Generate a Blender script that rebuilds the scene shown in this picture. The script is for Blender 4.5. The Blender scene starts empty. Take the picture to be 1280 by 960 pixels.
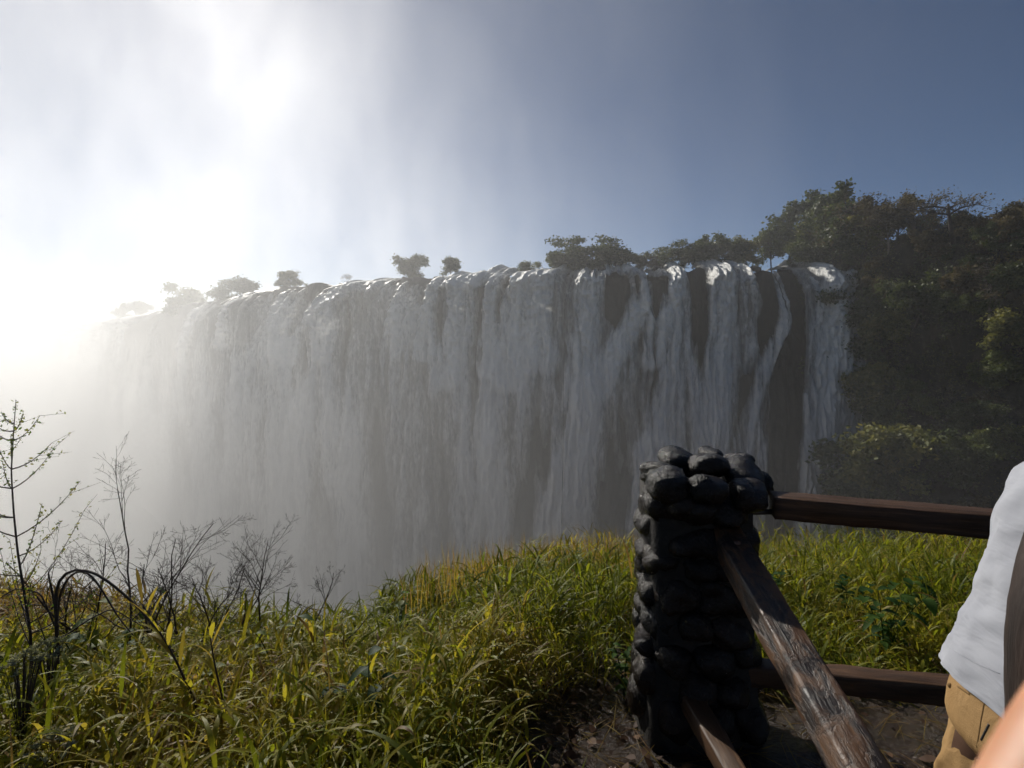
import bpy, math, random
import numpy as np
from mathutils import Vector, Matrix, noise as mnoise
from mathutils.bvhtree import BVHTree
R = math.radians
rng = np.random.default_rng(7)
random.seed(7)
sc = bpy.context.scene
COL = sc.collection
CAMZ = 1.6
F = 640.0           # focal length in photograph pixels (1280 wide)
HY = 430.0          # row of the horizon

def P(px, py, Y):
    return np.array([(px - 640.0) / F * Y, Y, CAMZ + (HY - py) / F * Y])

# ------------------------------------------------------------------ noise
def _h(ix, iy, iz, seed):
    n = (ix.astype(np.int64) * 374761393 + iy.astype(np.int64) * 668265263 + iz.astype(np.int64) * 1442695041 + seed * 974634777) & 0xffffffff
    n = ((n ^ (n >> 13)) * 1274126177) & 0xffffffff
    n = ((n ^ (n >> 16)) * 2246822519) & 0xffffffff
    n = n ^ (n >> 15)
    return (n & 0xffffff) / float(0xffffff)

def vn(x, y=0.0, z=0.0, seed=0):
    x, y, z = np.broadcast_arrays(np.asarray(x, float), np.asarray(y, float), np.asarray(z, float))
    xi, yi, zi = np.floor(x), np.floor(y), np.floor(z)
    fx, fy, fz = x - xi, y - yi, z - zi
    fx, fy, fz = [f * f * (3 - 2 * f) for f in (fx, fy, fz)]
    out = 0
    for a in (0, 1):
        for b in (0, 1):
            for c in (0, 1):
                w = (fx if a else 1 - fx) * (fy if b else 1 - fy) * (fz if c else 1 - fz)
                out = out + w * _h(xi + a, yi + b, zi + c, seed)
    return out

def fbm(x, y=0.0, z=0.0, seed=0, oct=4):
    x, y, z = np.asarray(x, float), np.asarray(y, float), np.asarray(z, float)
    s, a, t = 0, 1.0, 0
    for i in range(oct):
        s = s + a * vn(x, y, z, seed + i * 17)
        t += a
        x, y, z = x * 2.03 + 3.1, y * 2.03 + 1.7, z * 2.03 + 5.3
        a *= .5
    return s / t          # 0..1

def sst(a, b, x):
    t = np.clip((np.asarray(x, float) - a) / (b - a), 0, 1)
    return t * t * (3 - 2 * t)

# ------------------------------------------------------------------ mesh helpers
class MB:
    def __init__(s):
        s.V, s.Fs, s.T, s.n = [], [], [], 0
    def add(s, V, *Fl, tint=0.0):
        V = np.asarray(V, float).reshape(-1, 3)
        for Fa in Fl:
            s.Fs.append(np.asarray(Fa, np.int64) + s.n)
        s.V.append(V)
        s.T.append(np.broadcast_to(np.asarray(tint, float), (len(V),)))
        s.n += len(V)
    def tube(s, pts, rad, sides=5, tint=0.0, cap=False):
        pts = np.asarray(pts, float)
        k = len(pts)
        rad = np.broadcast_to(np.asarray(rad, float), (k,))
        tg = np.gradient(pts, axis=0)
        tg /= np.linalg.norm(tg, axis=1, keepdims=True) + 1e-12
        up = np.array([0.13, 0.21, 0.97]) if abs(tg[0][2]) < .8 else np.array([0.97, 0.2, 0.1])
        a = np.cross(tg, up); a /= np.linalg.norm(a, axis=1, keepdims=True) + 1e-12
        b = np.cross(tg, a)
        th = np.arange(sides) / sides * 2 * np.pi
        V = pts[:, None] + rad[:, None, None] * (np.cos(th)[None, :, None] * a[:, None] + np.sin(th)[None, :, None] * b[:, None])
        i = np.arange(k - 1)[:, None] * sides; j = np.arange(sides)[None]
        Q = np.stack([i + j, i + (j + 1) % sides, i + sides + (j + 1) % sides, i + sides + j], -1).reshape(-1, 4)
        fl = [Q]
        if cap:
            fl += [np.arange(sides)[None, ::-1], (np.arange(sides) + (k - 1) * sides)[None]]
        s.add(V, *fl, tint=tint)
    def box(s, c, size, rot=None):
        c = np.asarray(c, float); h = np.asarray(size, float) / 2
        V = np.array([[x, y, z] for z in (-1, 1) for y in (-1, 1) for x in (-1, 1)], float) * h
        if rot is not None:
            V = V @ np.array(rot).T
        s.add(V + c, [[0, 2, 3, 1], [4, 5, 7, 6], [0, 1, 5, 4], [2, 6, 7, 3], [0, 4, 6, 2], [1, 3, 7, 5]])
    def build(s, name, mat=None, parent=None, smooth=True, attr='tint'):
        V = np.concatenate(s.V) if s.V else np.zeros((0, 3))
        me = bpy.data.meshes.new(name)
        me.vertices.add(len(V)); me.vertices.foreach_set('co', V.ravel().astype(np.float32))
        tot = [np.full(len(f), f.shape[1]) for f in s.Fs]
        loops = np.concatenate([f.ravel() for f in s.Fs])
        tot = np.concatenate(tot)
        me.loops.add(len(loops)); me.loops.foreach_set('vertex_index', loops.astype(np.int32))
        me.polygons.add(len(tot))
        st = np.concatenate([[0], np.cumsum(tot)[:-1]])
        me.polygons.foreach_set('loop_start', st.astype(np.int32))
        me.update(calc_edges=True); me.validate()
        if smooth:
            me.shade_smooth()
        if attr:
            at = me.attributes.new(attr, 'FLOAT', 'POINT')
            at.data.foreach_set('value', np.concatenate(s.T).astype(np.float32))
        if mat: me.materials.append(mat)
        return link(name, me, parent)

def link(name, me, parent=None):
    o = bpy.data.objects.new(name, me); COL.objects.link(o)
    if parent is not None: o.parent = parent
    return o

def grid_faces(nr, nc, mask=None):
    i = np.arange(nr - 1)[:, None] * nc; j = np.arange(nc - 1)[None]
    Q = np.stack([i + j, i + j + 1, i + nc + j + 1, i + nc + j], -1)
    return Q.reshape(-1, 4) if mask is None else Q[mask]

def thing(name, label, cat, loc=(0, 0, 0), group=None):
    o = bpy.data.objects.new(name, None); COL.objects.link(o)
    o.location = loc; o.empty_display_size = .2
    return tag(o, label, cat, group)

def tag(o, label=None, cat=None, group=None, kind=None):
    if label: o['label'] = label
    if cat: o['category'] = cat
    if group: o['group'] = group
    if kind: o['kind'] = kind
    return o

def dup(root, loc, rotz=0, scale=1.0, label=None, cat=None, group=None):
    r = root.copy(); COL.objects.link(r)
    r.location = loc; r.rotation_euler = (0, 0, rotz)
    r.scale = (scale, scale, scale) if np.isscalar(scale) else scale
    tag(r, label, cat, group)
    for ch in list(root.children):
        c = ch.copy(); COL.objects.link(c); c.parent = r
    return r

# ------------------------------------------------------------------ materials
class NT:
    def __init__(s, name):
        s.m = bpy.data.materials.new(name); s.m.use_nodes = True
        s.t = s.m.node_tree; s.t.nodes.clear()
        s.out = s.n('ShaderNodeOutputMaterial')
    def n(s, typ, **kw):
        nd = s.t.nodes.new(typ)
        for k, v in kw.items():
            if k.startswith('i_'):
                nd.inputs[k[2:].replace('_', ' ')].default_value = v
            else:
                setattr(nd, k, v)
        return nd
    def l(s, a, b): s.t.links.new(a, b)
    def noise(s, vec, scale, detail=4, rough=.55, dist=0):
        nd = s.n('ShaderNodeTexNoise'); nd.inputs['Scale'].default_value = scale
        nd.inputs['Detail'].default_value = detail; nd.inputs['Roughness'].default_value = rough
        nd.inputs['Distortion'].default_value = dist
        if vec is not None: s.l(vec, nd.inputs['Vector'])
        return nd.outputs[0]
    def ramp(s, fac, stops):
        nd = s.n('ShaderNodeValToRGB'); el = nd.color_ramp.elements
        while len(el) < len(stops): el.new(.5)
        for e, (p, c) in zip(el, stops):
            e.position = p; e.color = (*c, 1) if len(c) == 3 else c
        s.l(fac, nd.inputs[0]); return nd.outputs[0]
    def mapped(s, scale=(1, 1, 1), coord='Object'):
        tc = s.n('ShaderNodeTexCoord'); mp = s.n('ShaderNodeMapping')
        mp.inputs['Scale'].default_value = scale
        s.l(tc.outputs[coord], mp.inputs['Vector']); return mp.outputs[0]
    def math(s, op, a, b=None, c=None, clamp=False):
        nd = s.n('ShaderNodeMath', operation=op); nd.use_clamp = clamp
        for i, v in enumerate((a, b, c)):
            if v is None: continue
            if isinstance(v, (int, float)): nd.inputs[i].default_value = v
            else: s.l(v, nd.inputs[i])
        return nd.outputs[0]
    def mixc(s, fac, a, b):
        nd = s.n('ShaderNodeMix', data_type='RGBA')
        for sock, v in ((nd.inputs[0], fac), (nd.inputs[6], a), (nd.inputs[7], b)):
            if isinstance(v, (int, float)): sock.default_value = v
            elif isinstance(v, tuple): sock.default_value = (*v, 1)
            else: s.l(v, sock)
        return nd.outputs[2]
    def bsdf(s, col, rough=.6, spec=.5, **kw):
        nd = s.n('ShaderNodeBsdfPrincipled')
        for sock, v in (('Base Color', col), ('Roughness', rough), ('Specular IOR Level', spec), *[(k.replace('_', ' '), x) for k, x in kw.items()]):
            if isinstance(v, (int, float)): nd.inputs[sock].default_value = v
            elif isinstance(v, tuple): nd.inputs[sock].default_value = (*v, 1) if len(v) == 3 and 'Radius' not in sock else v
            else: s.l(v, nd.inputs[sock])
        return nd
    def bump(s, h, strength, dist, nd):
        b = s.n('ShaderNodeBump'); b.inputs['Strength'].default_value = strength; b.inputs['Distance'].default_value = dist
        s.l(h, b.inputs['Height']); s.l(b.outputs[0], nd.inputs['Normal'])
    def done(s, nd):
        s.l(nd.outputs[0], s.out.inputs['Surface']); return s.m

def leaf_mat(name, stops, rough=.45, trans=.4, spec=.4, gain=1.5):
    t = NT(name)
    at = t.n('ShaderNodeAttribute'); at.attribute_name = 'tint'
    c = t.ramp(at.outputs['Fac'], stops)
    b = t.bsdf(c, rough, spec)
    tr = t.n('ShaderNodeBsdfTranslucent')
    g = t.n('ShaderNodeMix', data_type='RGBA', blend_type='MULTIPLY'); g.inputs[0].default_value = 1
    t.l(c, g.inputs[6]); g.inputs[7].default_value = (gain, gain * .95, gain * .6, 1)
    t.l(g.outputs[2], tr.inputs['Color'])
    mx = t.n('ShaderNodeMixShader'); mx.inputs[0].default_value = trans
    t.l(b.outputs[0], mx.inputs[1]); t.l(tr.outputs[0], mx.inputs[2])
    return t.done(mx)

def noise_mat(name, stops, scale, rough=.6, spec=.5, bump=.3, bdist=.02, mscale=(1, 1, 1), detail=6, **kw):
    t = NT(name)
    v = t.mapped(mscale)
    n = t.noise(v, scale, detail)
    b = t.bsdf(t.ramp(n, stops), rough, spec, **kw)
    t.bump(t.noise(v, scale * 2.7, 5), bump, bdist, b)
    return t.done(b)

M = {}
M['grass'] = leaf_mat('grass_blades', [(0, (.062, .085, .008)), (.35, (.155, .175, .014)), (.65, (.25, .215, .026)), (1, (.17, .105, .045))], .52, .52, .2, 1.7)
M['weed'] = leaf_mat('broad_leaves', [(0, (.018, .050, .010)), (.5, (.055, .11, .018)), (1, (.20, .19, .03))], .6, .5, .2, 1.7)
M['silver'] = leaf_mat('silvery_buds', [(0, (.20, .22, .16)), (1, (.42, .42, .34))], .7, .5, .2)
M['tree_green'] = leaf_mat('tree_leaves_green', [(0, (.045, .068, .016)), (.5, (.085, .11, .024)), (1, (.15, .155, .038))], .55, .3, .3, 1.3)
M['tree_dark'] = leaf_mat('tree_leaves_dark', [(0, (.030, .046, .014)), (.5, (.056, .076, .021)), (1, (.095, .11, .032))], .55, .28, .3, 1.3)
M['tree_dry'] = leaf_mat('tree_leaves_dry', [(0, (.060, .050, .026)), (.5, (.095, .075, .036)), (1, (.135, .11, .055))], .7, .3, .2, 1.2)
M['bark'] = noise_mat('bark', [(.3, (.035, .026, .02)), (.7, (.09, .07, .055))], 14, .85, .2, .4, .01)
M['pale_bark'] = noise_mat('pale_bark', [(.3, (.16, .13, .10)), (.7, (.30, .25, .20))], 9, .85, .2, .4, .01)
M['twig'] = noise_mat('dry_twig', [(.3, (.025, .017, .014)), (.7, (.06, .042, .034))], 40, .7, .3, .3, .002)
M['metal'] = noise_mat('black_metal', [(.3, (.012, .012, .013)), (.7, (.03, .028, .026))], 20, .4, .5, .1, .002)
M['rivet'] = noise_mat('rusty_bolt', [(.3, (.05, .022, .014)), (.7, (.10, .045, .025))], 120, .4, .6, .3, .001)
M['litter'] = leaf_mat('dead_leaves', [(0, (.022, .011, .006)), (.6, (.055, .027, .013)), (1, (.10, .058, .03))], .65, .1, .15)

# ---------- sky, sun, view
w = bpy.data.worlds.new("World"); sc.world = w; w.use_nodes = True
SUN_AZ, SUN_EL = -29.5, 31.5          # degrees left of straight ahead, above the horizon
wt = w.node_tree; bg = wt.nodes['Background']
sky = wt.nodes.new('ShaderNodeTexSky'); sky.sky_type = 'NISHITA'; sky.sun_disc = False
sky.sun_elevation = R(SUN_EL); sky.sun_rotation = R(SUN_AZ)
sky.altitude = 900; sky.air_density = 0.65; sky.dust_density = 0.2; sky.ozone_density = 2.0
wt.links.new(sky.outputs[0], bg.inputs[0]); bg.inputs[1].default_value = 0.05
sd = Vector((math.sin(R(SUN_AZ)) * math.cos(R(SUN_EL)), math.cos(R(SUN_AZ)) * math.cos(R(SUN_EL)), math.sin(R(SUN_EL))))
ld = bpy.data.lights.new('sun', 'SUN'); ld.energy = 5.0; ld.angle = R(.55); ld.color = (1, .95, .86)
lo = bpy.data.objects.new('sun', ld); COL.objects.link(lo)
lo.rotation_euler = sd.to_track_quat('Z', 'Y').to_euler(); lo.location = (-60, 100, 140)
sc.view_settings.view_transform = 'Standard'; sc.view_settings.look = 'None'
sc.view_settings.exposure = 0.2; sc.view_settings.gamma = 1.0; sc.view_settings.use_curve_mapping = False
cy = sc.cycles
cy.use_denoising = True
try: cy.denoiser = 'OPENIMAGEDENOISE'
except Exception: pass
cy.use_adaptive_sampling = True; cy.adaptive_threshold = 0.045
cy.max_bounces = 5; cy.diffuse_bounces = 2; cy.glossy_bounces = 2; cy.transmission_bounces = 3; cy.volume_bounces = 2
cy.transparent_max_bounces = 4
cy.sample_clamp_indirect = 6
cy.volume_max_steps = 56
# ---------- camera
cd = bpy.data.cameras.new('camera'); cam = bpy.data.objects.new('camera', cd); COL.objects.link(cam)
cd.sensor_width = 6.17; cd.sensor_fit = 'HORIZONTAL'; cd.lens = 6.17 / 2 * F / 640
cd.shift_y = -(480 - HY) / 1280.0
cd.clip_start = .01; cd.clip_end = 12000
cd.dof.use_dof = True; cd.dof.focus_distance = 12; cd.dof.aperture_fstop = 2.8
cam.location = (0, 0, CAMZ); cam.rotation_euler = (R(90), 0, 0)
sc.camera = cam

# ================================================================== near ground
EX = np.array([-900, -40, -8, -3.3, -2.5, -1.8, -1.05, -.85, -.55, -.25, .5, 1.4, 3.65, 7, 20, 60, 900])
EY = np.array([40., 8., 4.4, 3.6, 3.3, 2.95, 2.95, 3.6, 4.3, 4.9, 5.5, 5.7, 6.5, 7.0, 9, 12, 40])
def edge_y(X):
    return (np.interp(X, EX, EY) + np.interp(X - .12, EX, EY) + np.interp(X + .12, EX, EY)) / 3
def ground_z(X, Y):
    X = np.asarray(X, float); Y = np.asarray(Y, float)
    e = edge_y(X)
    z = -.27 * np.maximum(0, np.minimum(Y, e) - 2.0)
    over = np.maximum(0, Y - e)
    z = z - over * sst(0, 1.2, over) * 1.5 - np.maximum(0, over - 8) * 3.0
    z = z + (fbm(X * 1.3, Y * 1.3, 0, 3) - .5) * .16 * sst(1.2, 3, Y + np.abs(X) * .3) + (fbm(X * 7, Y * 7, 0, 5) - .5) * .035
    return np.maximum(z, -88.5 + (fbm(X * .05, Y * .05, 0, 9)) * 2)
def sgrid(a, b, c, n, k):          # fine near c, coarse far away
    lo, hi = np.arcsinh((a - c) / k), np.arcsinh((b - c) / k)
    return c + k * np.sinh(np.linspace(lo, hi, n))
gx = sgrid(-900, 900, .3, 420, 1.2); gy = sgrid(-500, 95, 3.0, 380, 1.2)
GX, GY = np.meshgrid(gx, gy)
g = MB(); g.add(np.stack([GX, GY, ground_z(GX, GY)], -1), grid_faces(len(gy), len(gx)))
t = NT('wet_soil')
v = t.mapped()
c = t.ramp(t.noise(v, 3.0, 8, .62), [(.28, (.008, .004, .002)), (.5, (.021, .0105, .005)), (.72, (.042, .022, .010))])
rg = t.ramp(t.noise(v, 1.7, 4), [(.4, (.14, .14, .14)), (.62, (.6, .6, .6))])
b = t.bsdf(c, rg, .3)
t.bump(t.math('ADD', t.noise(v, 9, 8, .65), t.math('MULTIPLY', t.noise(v, 60, 4), .25)), .9, .06, b)
tag(g.build('ground', t.done(b)), kind='structure')

# ================================================================== falls: plan curve of the lip
LIPZ = CAMZ + 20.0
KPX = np.array([-260, -120, 0, 60, 130, 210, 300, 420, 540, 640, 720, 800, 900, 1010, 1045, 1075.])
KPY = np.array([428, 425.5, 419, 411, 402, 388, 371, 358, 350, 345, 341, 339, 337, 335.5, 336, 336.])
def lip_depth(px):
    return 20.0 * F / (HY - np.interp(px, KPX, KPY))
def lip_xy(px):
    # smoothed
    d = sum(lip_depth(px + o) for o in (-30, -15, 0, 15, 30)) / 5
    return np.stack([(px - 640) / F * d, d], -1)
def lip_frame(px):
    p = lip_xy(px)
    q = lip_xy(px + 12) - lip_xy(px - 12)
    q /= np.linalg.norm(q, axis=-1, keepdims=True)
    nrm = np.stack([q[..., 1], -q[..., 0]], -1)       # towards the gorge
    return p, nrm

def seg_soft(px, py, pts, wid):
    """0..1 closeness of points to a polyline whose half width runs through wid"""
    best = np.zeros_like(px)
    for (a, b, wa, wb) in [(pts[i], pts[i + 1], wid[i], wid[i + 1]) for i in range(len(pts) - 1)]:
        ax, ay = a; bx, by = b
        L2 = (bx - ax) ** 2 + (by - ay) ** 2
        tt = np.clip(((px - ax) * (bx - ax) + (py - ay) * (by - ay)) / L2, 0, 1)
        d = np.hypot(px - ax - tt * (bx - ax), py - ay - tt * (by - ay))
        best = np.maximum(best, 1 - sst(.55, 1.25, d / (wa + (wb - wa) * tt)))
    return best
def poly_soft(px, py, pts, soft):
    """signed-distance style soft inside of a polygon"""
    n = len(pts); inside = np.zeros(px.shape, bool); dmin = np.full(px.shape, 1e9)
    for i in range(n):
        (ax, ay), (bx, by) = pts[i], pts[(i + 1) % n]
        cond = ((ay > py) != (by > py)) & (px < (bx - ax) * (py - ay) / (by - ay + 1e-9) + ax)
        inside ^= cond
        L2 = (bx - ax) ** 2 + (by - ay) ** 2
        tt = np.clip(((px - ax) * (bx - ax) + (py - ay) * (by - ay)) / L2, 0, 1)
        dmin = np.minimum(dmin, np.hypot(px - ax - tt * (bx - ax), py - ay - tt * (by - ay)))
    return sst(-soft, soft, np.where(inside, dmin, -dmin))

def water_amount(px, py, drop):
    """how much white water runs at a place of the face; drop = metres below the lip"""
    j = (fbm(px / 22, drop / 13, 0, 31) - .5) * 17 * sst(0, 12, drop)
    x = px + j
    n1 = fbm(x / 34, drop / 75, 0, 41, 3)
    n2 = fbm(x / 10.0, drop / 24, 0, 43, 4)
    n3 = fbm(x / 3.0, drop / 11, 0, 47, 3)
    wv = .45 + (n1 - .5) * 2.0 + (n2 - .5) * 1.0 + (n3 - .5) * .4
    wv += .22 * sst(5, 50, drop) + .12 * (1 - sst(650, 800, px))
    # rock showing through
    dark = [([(702, 338), (730, 338), (731, 420), (722, 470), (703, 420)], 6, .55),
            ([(757, 348), (798, 345), (800, 372), (775, 420), (757, 400)], 6, .75),
            ([(806, 352), (832, 352), (828, 392), (812, 398)], 4, .9),
            ([(783, 415), (806, 398), (810, 440), (800, 520), (780, 620), (742, 700), (748, 600), (764, 500)], 10, .75),
            ([(684, 470), (712, 460), (700, 560), (668, 660), (650, 660)], 14, .5),
            ([(852, 338), (874, 338), (872, 420), (862, 470), (852, 420)], 5, .7),
            ([(915, 338), (958, 338), (956, 400), (930, 440), (912, 420)], 7, .5),
            ([(962, 340), (977, 340), (974, 440), (964, 430)], 4, .55),
            ([(941, 470), (957, 424), (973, 440), (974, 520), (966, 600), (948, 700), (930, 700), (938, 590)], 5, 1.3),
            ([(905, 470), (925, 440), (928, 480), (905, 560), (888, 590)], 9, .6),
            ([(1046, 330), (1100, 330), (1100, 720), (1052, 720)], 7, 1.6),
            ([(355, 350), (412, 348), (405, 372), (360, 378)], 8, .5),
            ([(425, 352), (470, 352), (450, 362), (425, 372)], 5, .5),
            ([(530, 350), (556, 348), (552, 380), (536, 390)], 7, .55),
            ([(640, 340), (652, 340), (652, 360), (640, 362)], 4, .6),
            ([(228, 372), (300, 358), (300, 376), (228, 390)], 4, .9), ([(338, 356), (412, 346), (410, 362), (342, 374)], 4, .8), ([(498, 340), (558, 338), (554, 358), (504, 360)], 4, .8),
            ([(735, 338), (752, 336), (752, 352), (738, 350)], 4, .4)]
    for pts, soft, k in dark:
        wv = wv - k * poly_soft(px + (n2 - .5) * 12, py + (n3 - .5) * 10, pts, soft)
    # streams one can follow
    for pts, wid, k in [([(742, 345), (738, 380), (735, 430), (738, 520), (728, 640)], [16, 15, 18, 22, 36], .45),
                        ([(806, 360), (795, 392), (768, 440), (738, 505), (716, 600), (690, 700)], [9, 14, 14, 14, 20, 26], .55),
                        ([(844, 340), (834, 372), (814, 412), (806, 450)], [10, 11, 13, 12], .6),
                        ([(840, 380), (842, 470), (830, 600)], [18, 22, 40], .3),
                        ([(890, 340), (886, 372), (888, 420), (884, 520), (870, 600)], [15, 14, 17, 22, 36], .55),
                        ([(812, 560), (840, 600), (860, 680)], [30, 44, 60], .5),
                        ([(959, 345), (957, 402), (934, 455), (912, 520), (896, 600)], [5, 10, 9, 9, 14], .65),
                        ([(986, 345), (1000, 420), (1006, 520), (1000, 700)], [10, 18, 22, 26], .35),
                        ([(1012, 342), (1015, 400), (1018, 480), (1020, 540)], [10, 7, 7, 6], .7),
                        ([(972, 490), (968, 545), (978, 600), (982, 690)], [5, 8, 8, 14], .7),
                        ([(1034, 360), (1040, 500), (1030, 700)], [9, 10, 16], .3),
                        ([(455, 362), (432, 376), (418, 400), (400, 440)], [14, 11, 9, 16], .55),
                        ([(480, 358), (462, 364), (446, 385), (440, 440)], [12, 8, 9, 16], .35),
                        ([(590, 352), (566, 356), (560, 385), (556, 440)], [14, 10, 9, 14], .6),
                        ([(620, 350), (612, 356), (592, 362), (588, 400), (584, 470)], [12, 10, 12, 10, 16], .6),
                        ([(650, 348), (636, 352), (632, 385), (630, 460)], [9, 9, 8, 12], .55),
                        ([(690, 342), (672, 344), (660, 360), (656, 400), (654, 470)], [12, 14, 14, 12, 18], .6),
                        ([(328, 368), (322, 384), (316, 430)], [5, 4, 9], .5),
                        ([(200, 392), (180, 404), (172, 450)], [10, 7, 10], .5),
                        ([(140, 402), (118, 412), (110, 450)], [10, 7, 10], .5)]:
        wv = wv + k * seg_soft(px + (n3 - .5) * 9, py, pts, wid)
    return wv, n2, n3

BOT = -89.0
def face_point(px, drop, out):
    p, nrm = lip_frame(px)
    return np.stack([p[..., 0] + nrm[..., 0] * out, p[..., 1] + nrm[..., 1] * out, LIPZ - drop], -1)
def rock_top(px):
    land = sum(sst(a_ - 8, a_ + 8, px) * (1 - sst(b_ - 8, b_ + 8, px)) for a_, b_ in ((228, 300), (340, 412), (500, 556)))
    return 1.3 * land + (fbm(px / 26., 0, 0, 61, 4) - .5) * 3.0 + np.round((fbm(px / 9., 0, 0, 63, 2) - .5) * 5) * .25 + 0.1
def rock_out(px, py, drop):
    o = (fbm(px / 30., drop / 60., 0, 51) - .5) * 5 + (fbm(px / 10., drop / 18., 0, 53) - .5) * 2.4 + (fbm(px / 4., drop / 5, 0, 55, 3) - .5) * 1.0
    o = o + drop * .07 - 1.2
    o += 5.0 * poly_soft(px, py, [(941, 480), (957, 432), (974, 450), (976, 520), (970, 600), (960, 720), (915, 720), (935, 590)], 8)
    o += 2.0 * poly_soft(px, py, [(806, 352), (832, 352), (828, 392), (812, 398)], 4)
    o += 2.5 * poly_soft(px, py, [(783, 415), (806, 398), (810, 440), (800, 520), (780, 620), (742, 700), (748, 600), (764, 500)], 8)
    return o
# --- rock face
cpx = np.concatenate([np.linspace(-250, 0, 60)[:-1], np.linspace(0, 1078, 560)])
drop = np.concatenate([np.linspace(0, 30, 90)[:-1], np.linspace(30, 111, 110)])
PX, DR = np.meshgrid(cpx, drop)
DR2 = DR - rock_top(PX) * (1 - sst(0, 6, DR))
PYr = HY - (20.0 - DR) * F / lip_depth(PX)
RO = rock_out(PX, PYr, DR)
rows = face_point(PX, DR2, RO)
back = [face_point(cpx, -rock_top(cpx) * k, -d + RO[0] * 0.5) for d, k in ((60, .1), (14, .5), (6, .7), (2.5, .9))]
V = np.concatenate([np.stack(back), rows])
g = MB(); g.add(V, grid_faces(V.shape[0], V.shape[1]))
t = NT('wet_basalt')
v = t.mapped((1, 1, .45))
c = t.ramp(t.noise(v, .22, 8, .6), [(.3, (.012, .009, .008)), (.55, (.026, .020, .017)), (.75, (.05, .040, .033))])
b = t.bsdf(c, .5, .4)
t.bump(t.noise(v, .9, 8, .65), 1.0, .8, b)
M['basalt'] = t.done(b)
tag(g.build('cliff', M['basalt'], smooth=True), kind='structure')

# --- water
t = NT('white_water')
at = t.n('ShaderNodeAttribute'); at.attribute_name = 'tint'
v = t.mapped((1, 1, .13))
fn = t.math('ADD', t.math('MULTIPLY', t.noise(v, .9, 6, .68), .6), t.math('MULTIPLY', t.noise(t.mapped((1, 1, .3)), 1.6, 7, .7), .4))
amt = t.math('ADD', at.outputs['Fac'], t.math('MULTIPLY', t.math('SUBTRACT', fn, .47), 1.6), clamp=True)
c = t.ramp(amt, [(0, (.07, .066, .06)), (.3, (.24, .24, .23)), (.6, (.70, .70, .67)), (1, (.90, .89, .84))])
b = t.bsdf(c, .45, .5)
t.bump(t.math('ADD', fn, t.math('MULTIPLY', t.noise(t.mapped((1, 1, .35)), 2.2, 5), .5)), .8, .7, b)
tr = t.n('ShaderNodeBsdfTranslucent'); t.l(c, tr.inputs['Color'])
mx = t.n('ShaderNodeMixShader'); mx.inputs[0].default_value = .14
t.l(b.outputs[0], mx.inputs[1]); t.l(tr.outputs[0], mx.inputs[2])
M['water'] = t.done(mx)
def waterfall(p0, p1, n, label):
    px1 = np.linspace(p0, p1, n)
    th = np.linspace(0, 1, 7)[:-1]
    drop = np.concatenate([np.linspace(0, 24, 170)[:-1], np.linspace(24, 110.5, 250)])
    PX, DR = np.meshgrid(px1, drop)
    PY = HY - (20.0 - DR) * F / lip_depth(PX)
    wv, n2, n3 = water_amount(PX, PY, DR)
    spd = 3.0 + 9.0 * fbm(PX / 20., 0, 0, 71, 3) ** 1.3 + 7.5 * np.clip(np.convolve(wv[:14].mean(0), np.ones(9) / 9, 'same'), 0, 1)[None]
    arc = spd * np.sqrt(DR / 4.9)
    # the jet settles against the face lower down
    out = np.minimum(arc, 10.5 + .4 * np.sqrt(DR)) + np.maximum(wv, 0) * 1.1 + (n2 - .5) * 1.8 * sst(0, 5, DR) + (n3 - .5) * 1.5 * sst(0, 3, DR) + (fbm(PX / 3.0, DR / 1.2, 0, 77, 3) - .5) * 4.4 * sst(0, 1.5, DR) * np.exp(-DR / 18) * np.clip(wv, 0, 1) + (fbm(PX / 2.2, DR / 2.4, 0, 79, 3) - .5) * .9 * np.clip(wv, 0, 1)
    ro = rock_out(PX, PY, DR)
    out = np.maximum(out, ro + .15 + .8 * np.clip(wv, 0, 1))
    top = rock_top(PX) * .55 * (1 - sst(0, 5, DR)) + .9 * np.clip(wv - .2, 0, 1) * (1 - sst(0, 4, DR)) + (n3 - .5) * .8 * (1 - sst(0, 3, DR))
    rows = face_point(PX, DR - top, out)
    ap = (.35 + 1.0 * fbm(px1 / 18., 0, 0, 73, 3)) * np.clip(.35 + wv[0], .2, 1.1)
    back = [face_point(px1, -top[0] - ri * ap + (fbm(px1 / 2.2, di, 0, 75, 3) - .5) * .7 * min(1, di), out[0] - di) for di, ri in ((13, 3.0), (10, 2.75), (8, 2.45), (6.5, 2.1), (5.2, 1.75), (4, 1.4), (3, 1.05), (2.1, .72), (1.3, .42), (.6, .17))]
    Vw = np.concatenate([np.stack(back), rows])
    wv2 = np.concatenate([np.repeat(wv[:1], 10, 0), wv])
    fw = (wv2[:-1, :-1] + wv2[1:, :-1] + wv2[:-1, 1:] + wv2[1:, 1:]) / 4
    keep = fw > .23
    keep &= ~(Vw[:-1, :-1, 2] < BOT - 1)
    g = MB(); g.add(Vw, grid_faces(Vw.shape[0], Vw.shape[1], keep), tint=np.clip((wv2.ravel() - .15) / 1.25, 0, 1))
    return tag(g.build('waterfall', M['water']), label, 'waterfall', 'falls pouring over the rock face')
waterfall(-240, 715, 1000, 'long misty white curtain waterfall fading into bright spray')
waterfall(715.4, 957, 330, 'stepped waterfall tumbling over dark ledges behind the stone pillar')
waterfall(957.4, 1050, 140, 'narrow waterfall between the brown rock buttress and the wooded cliff')

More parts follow.
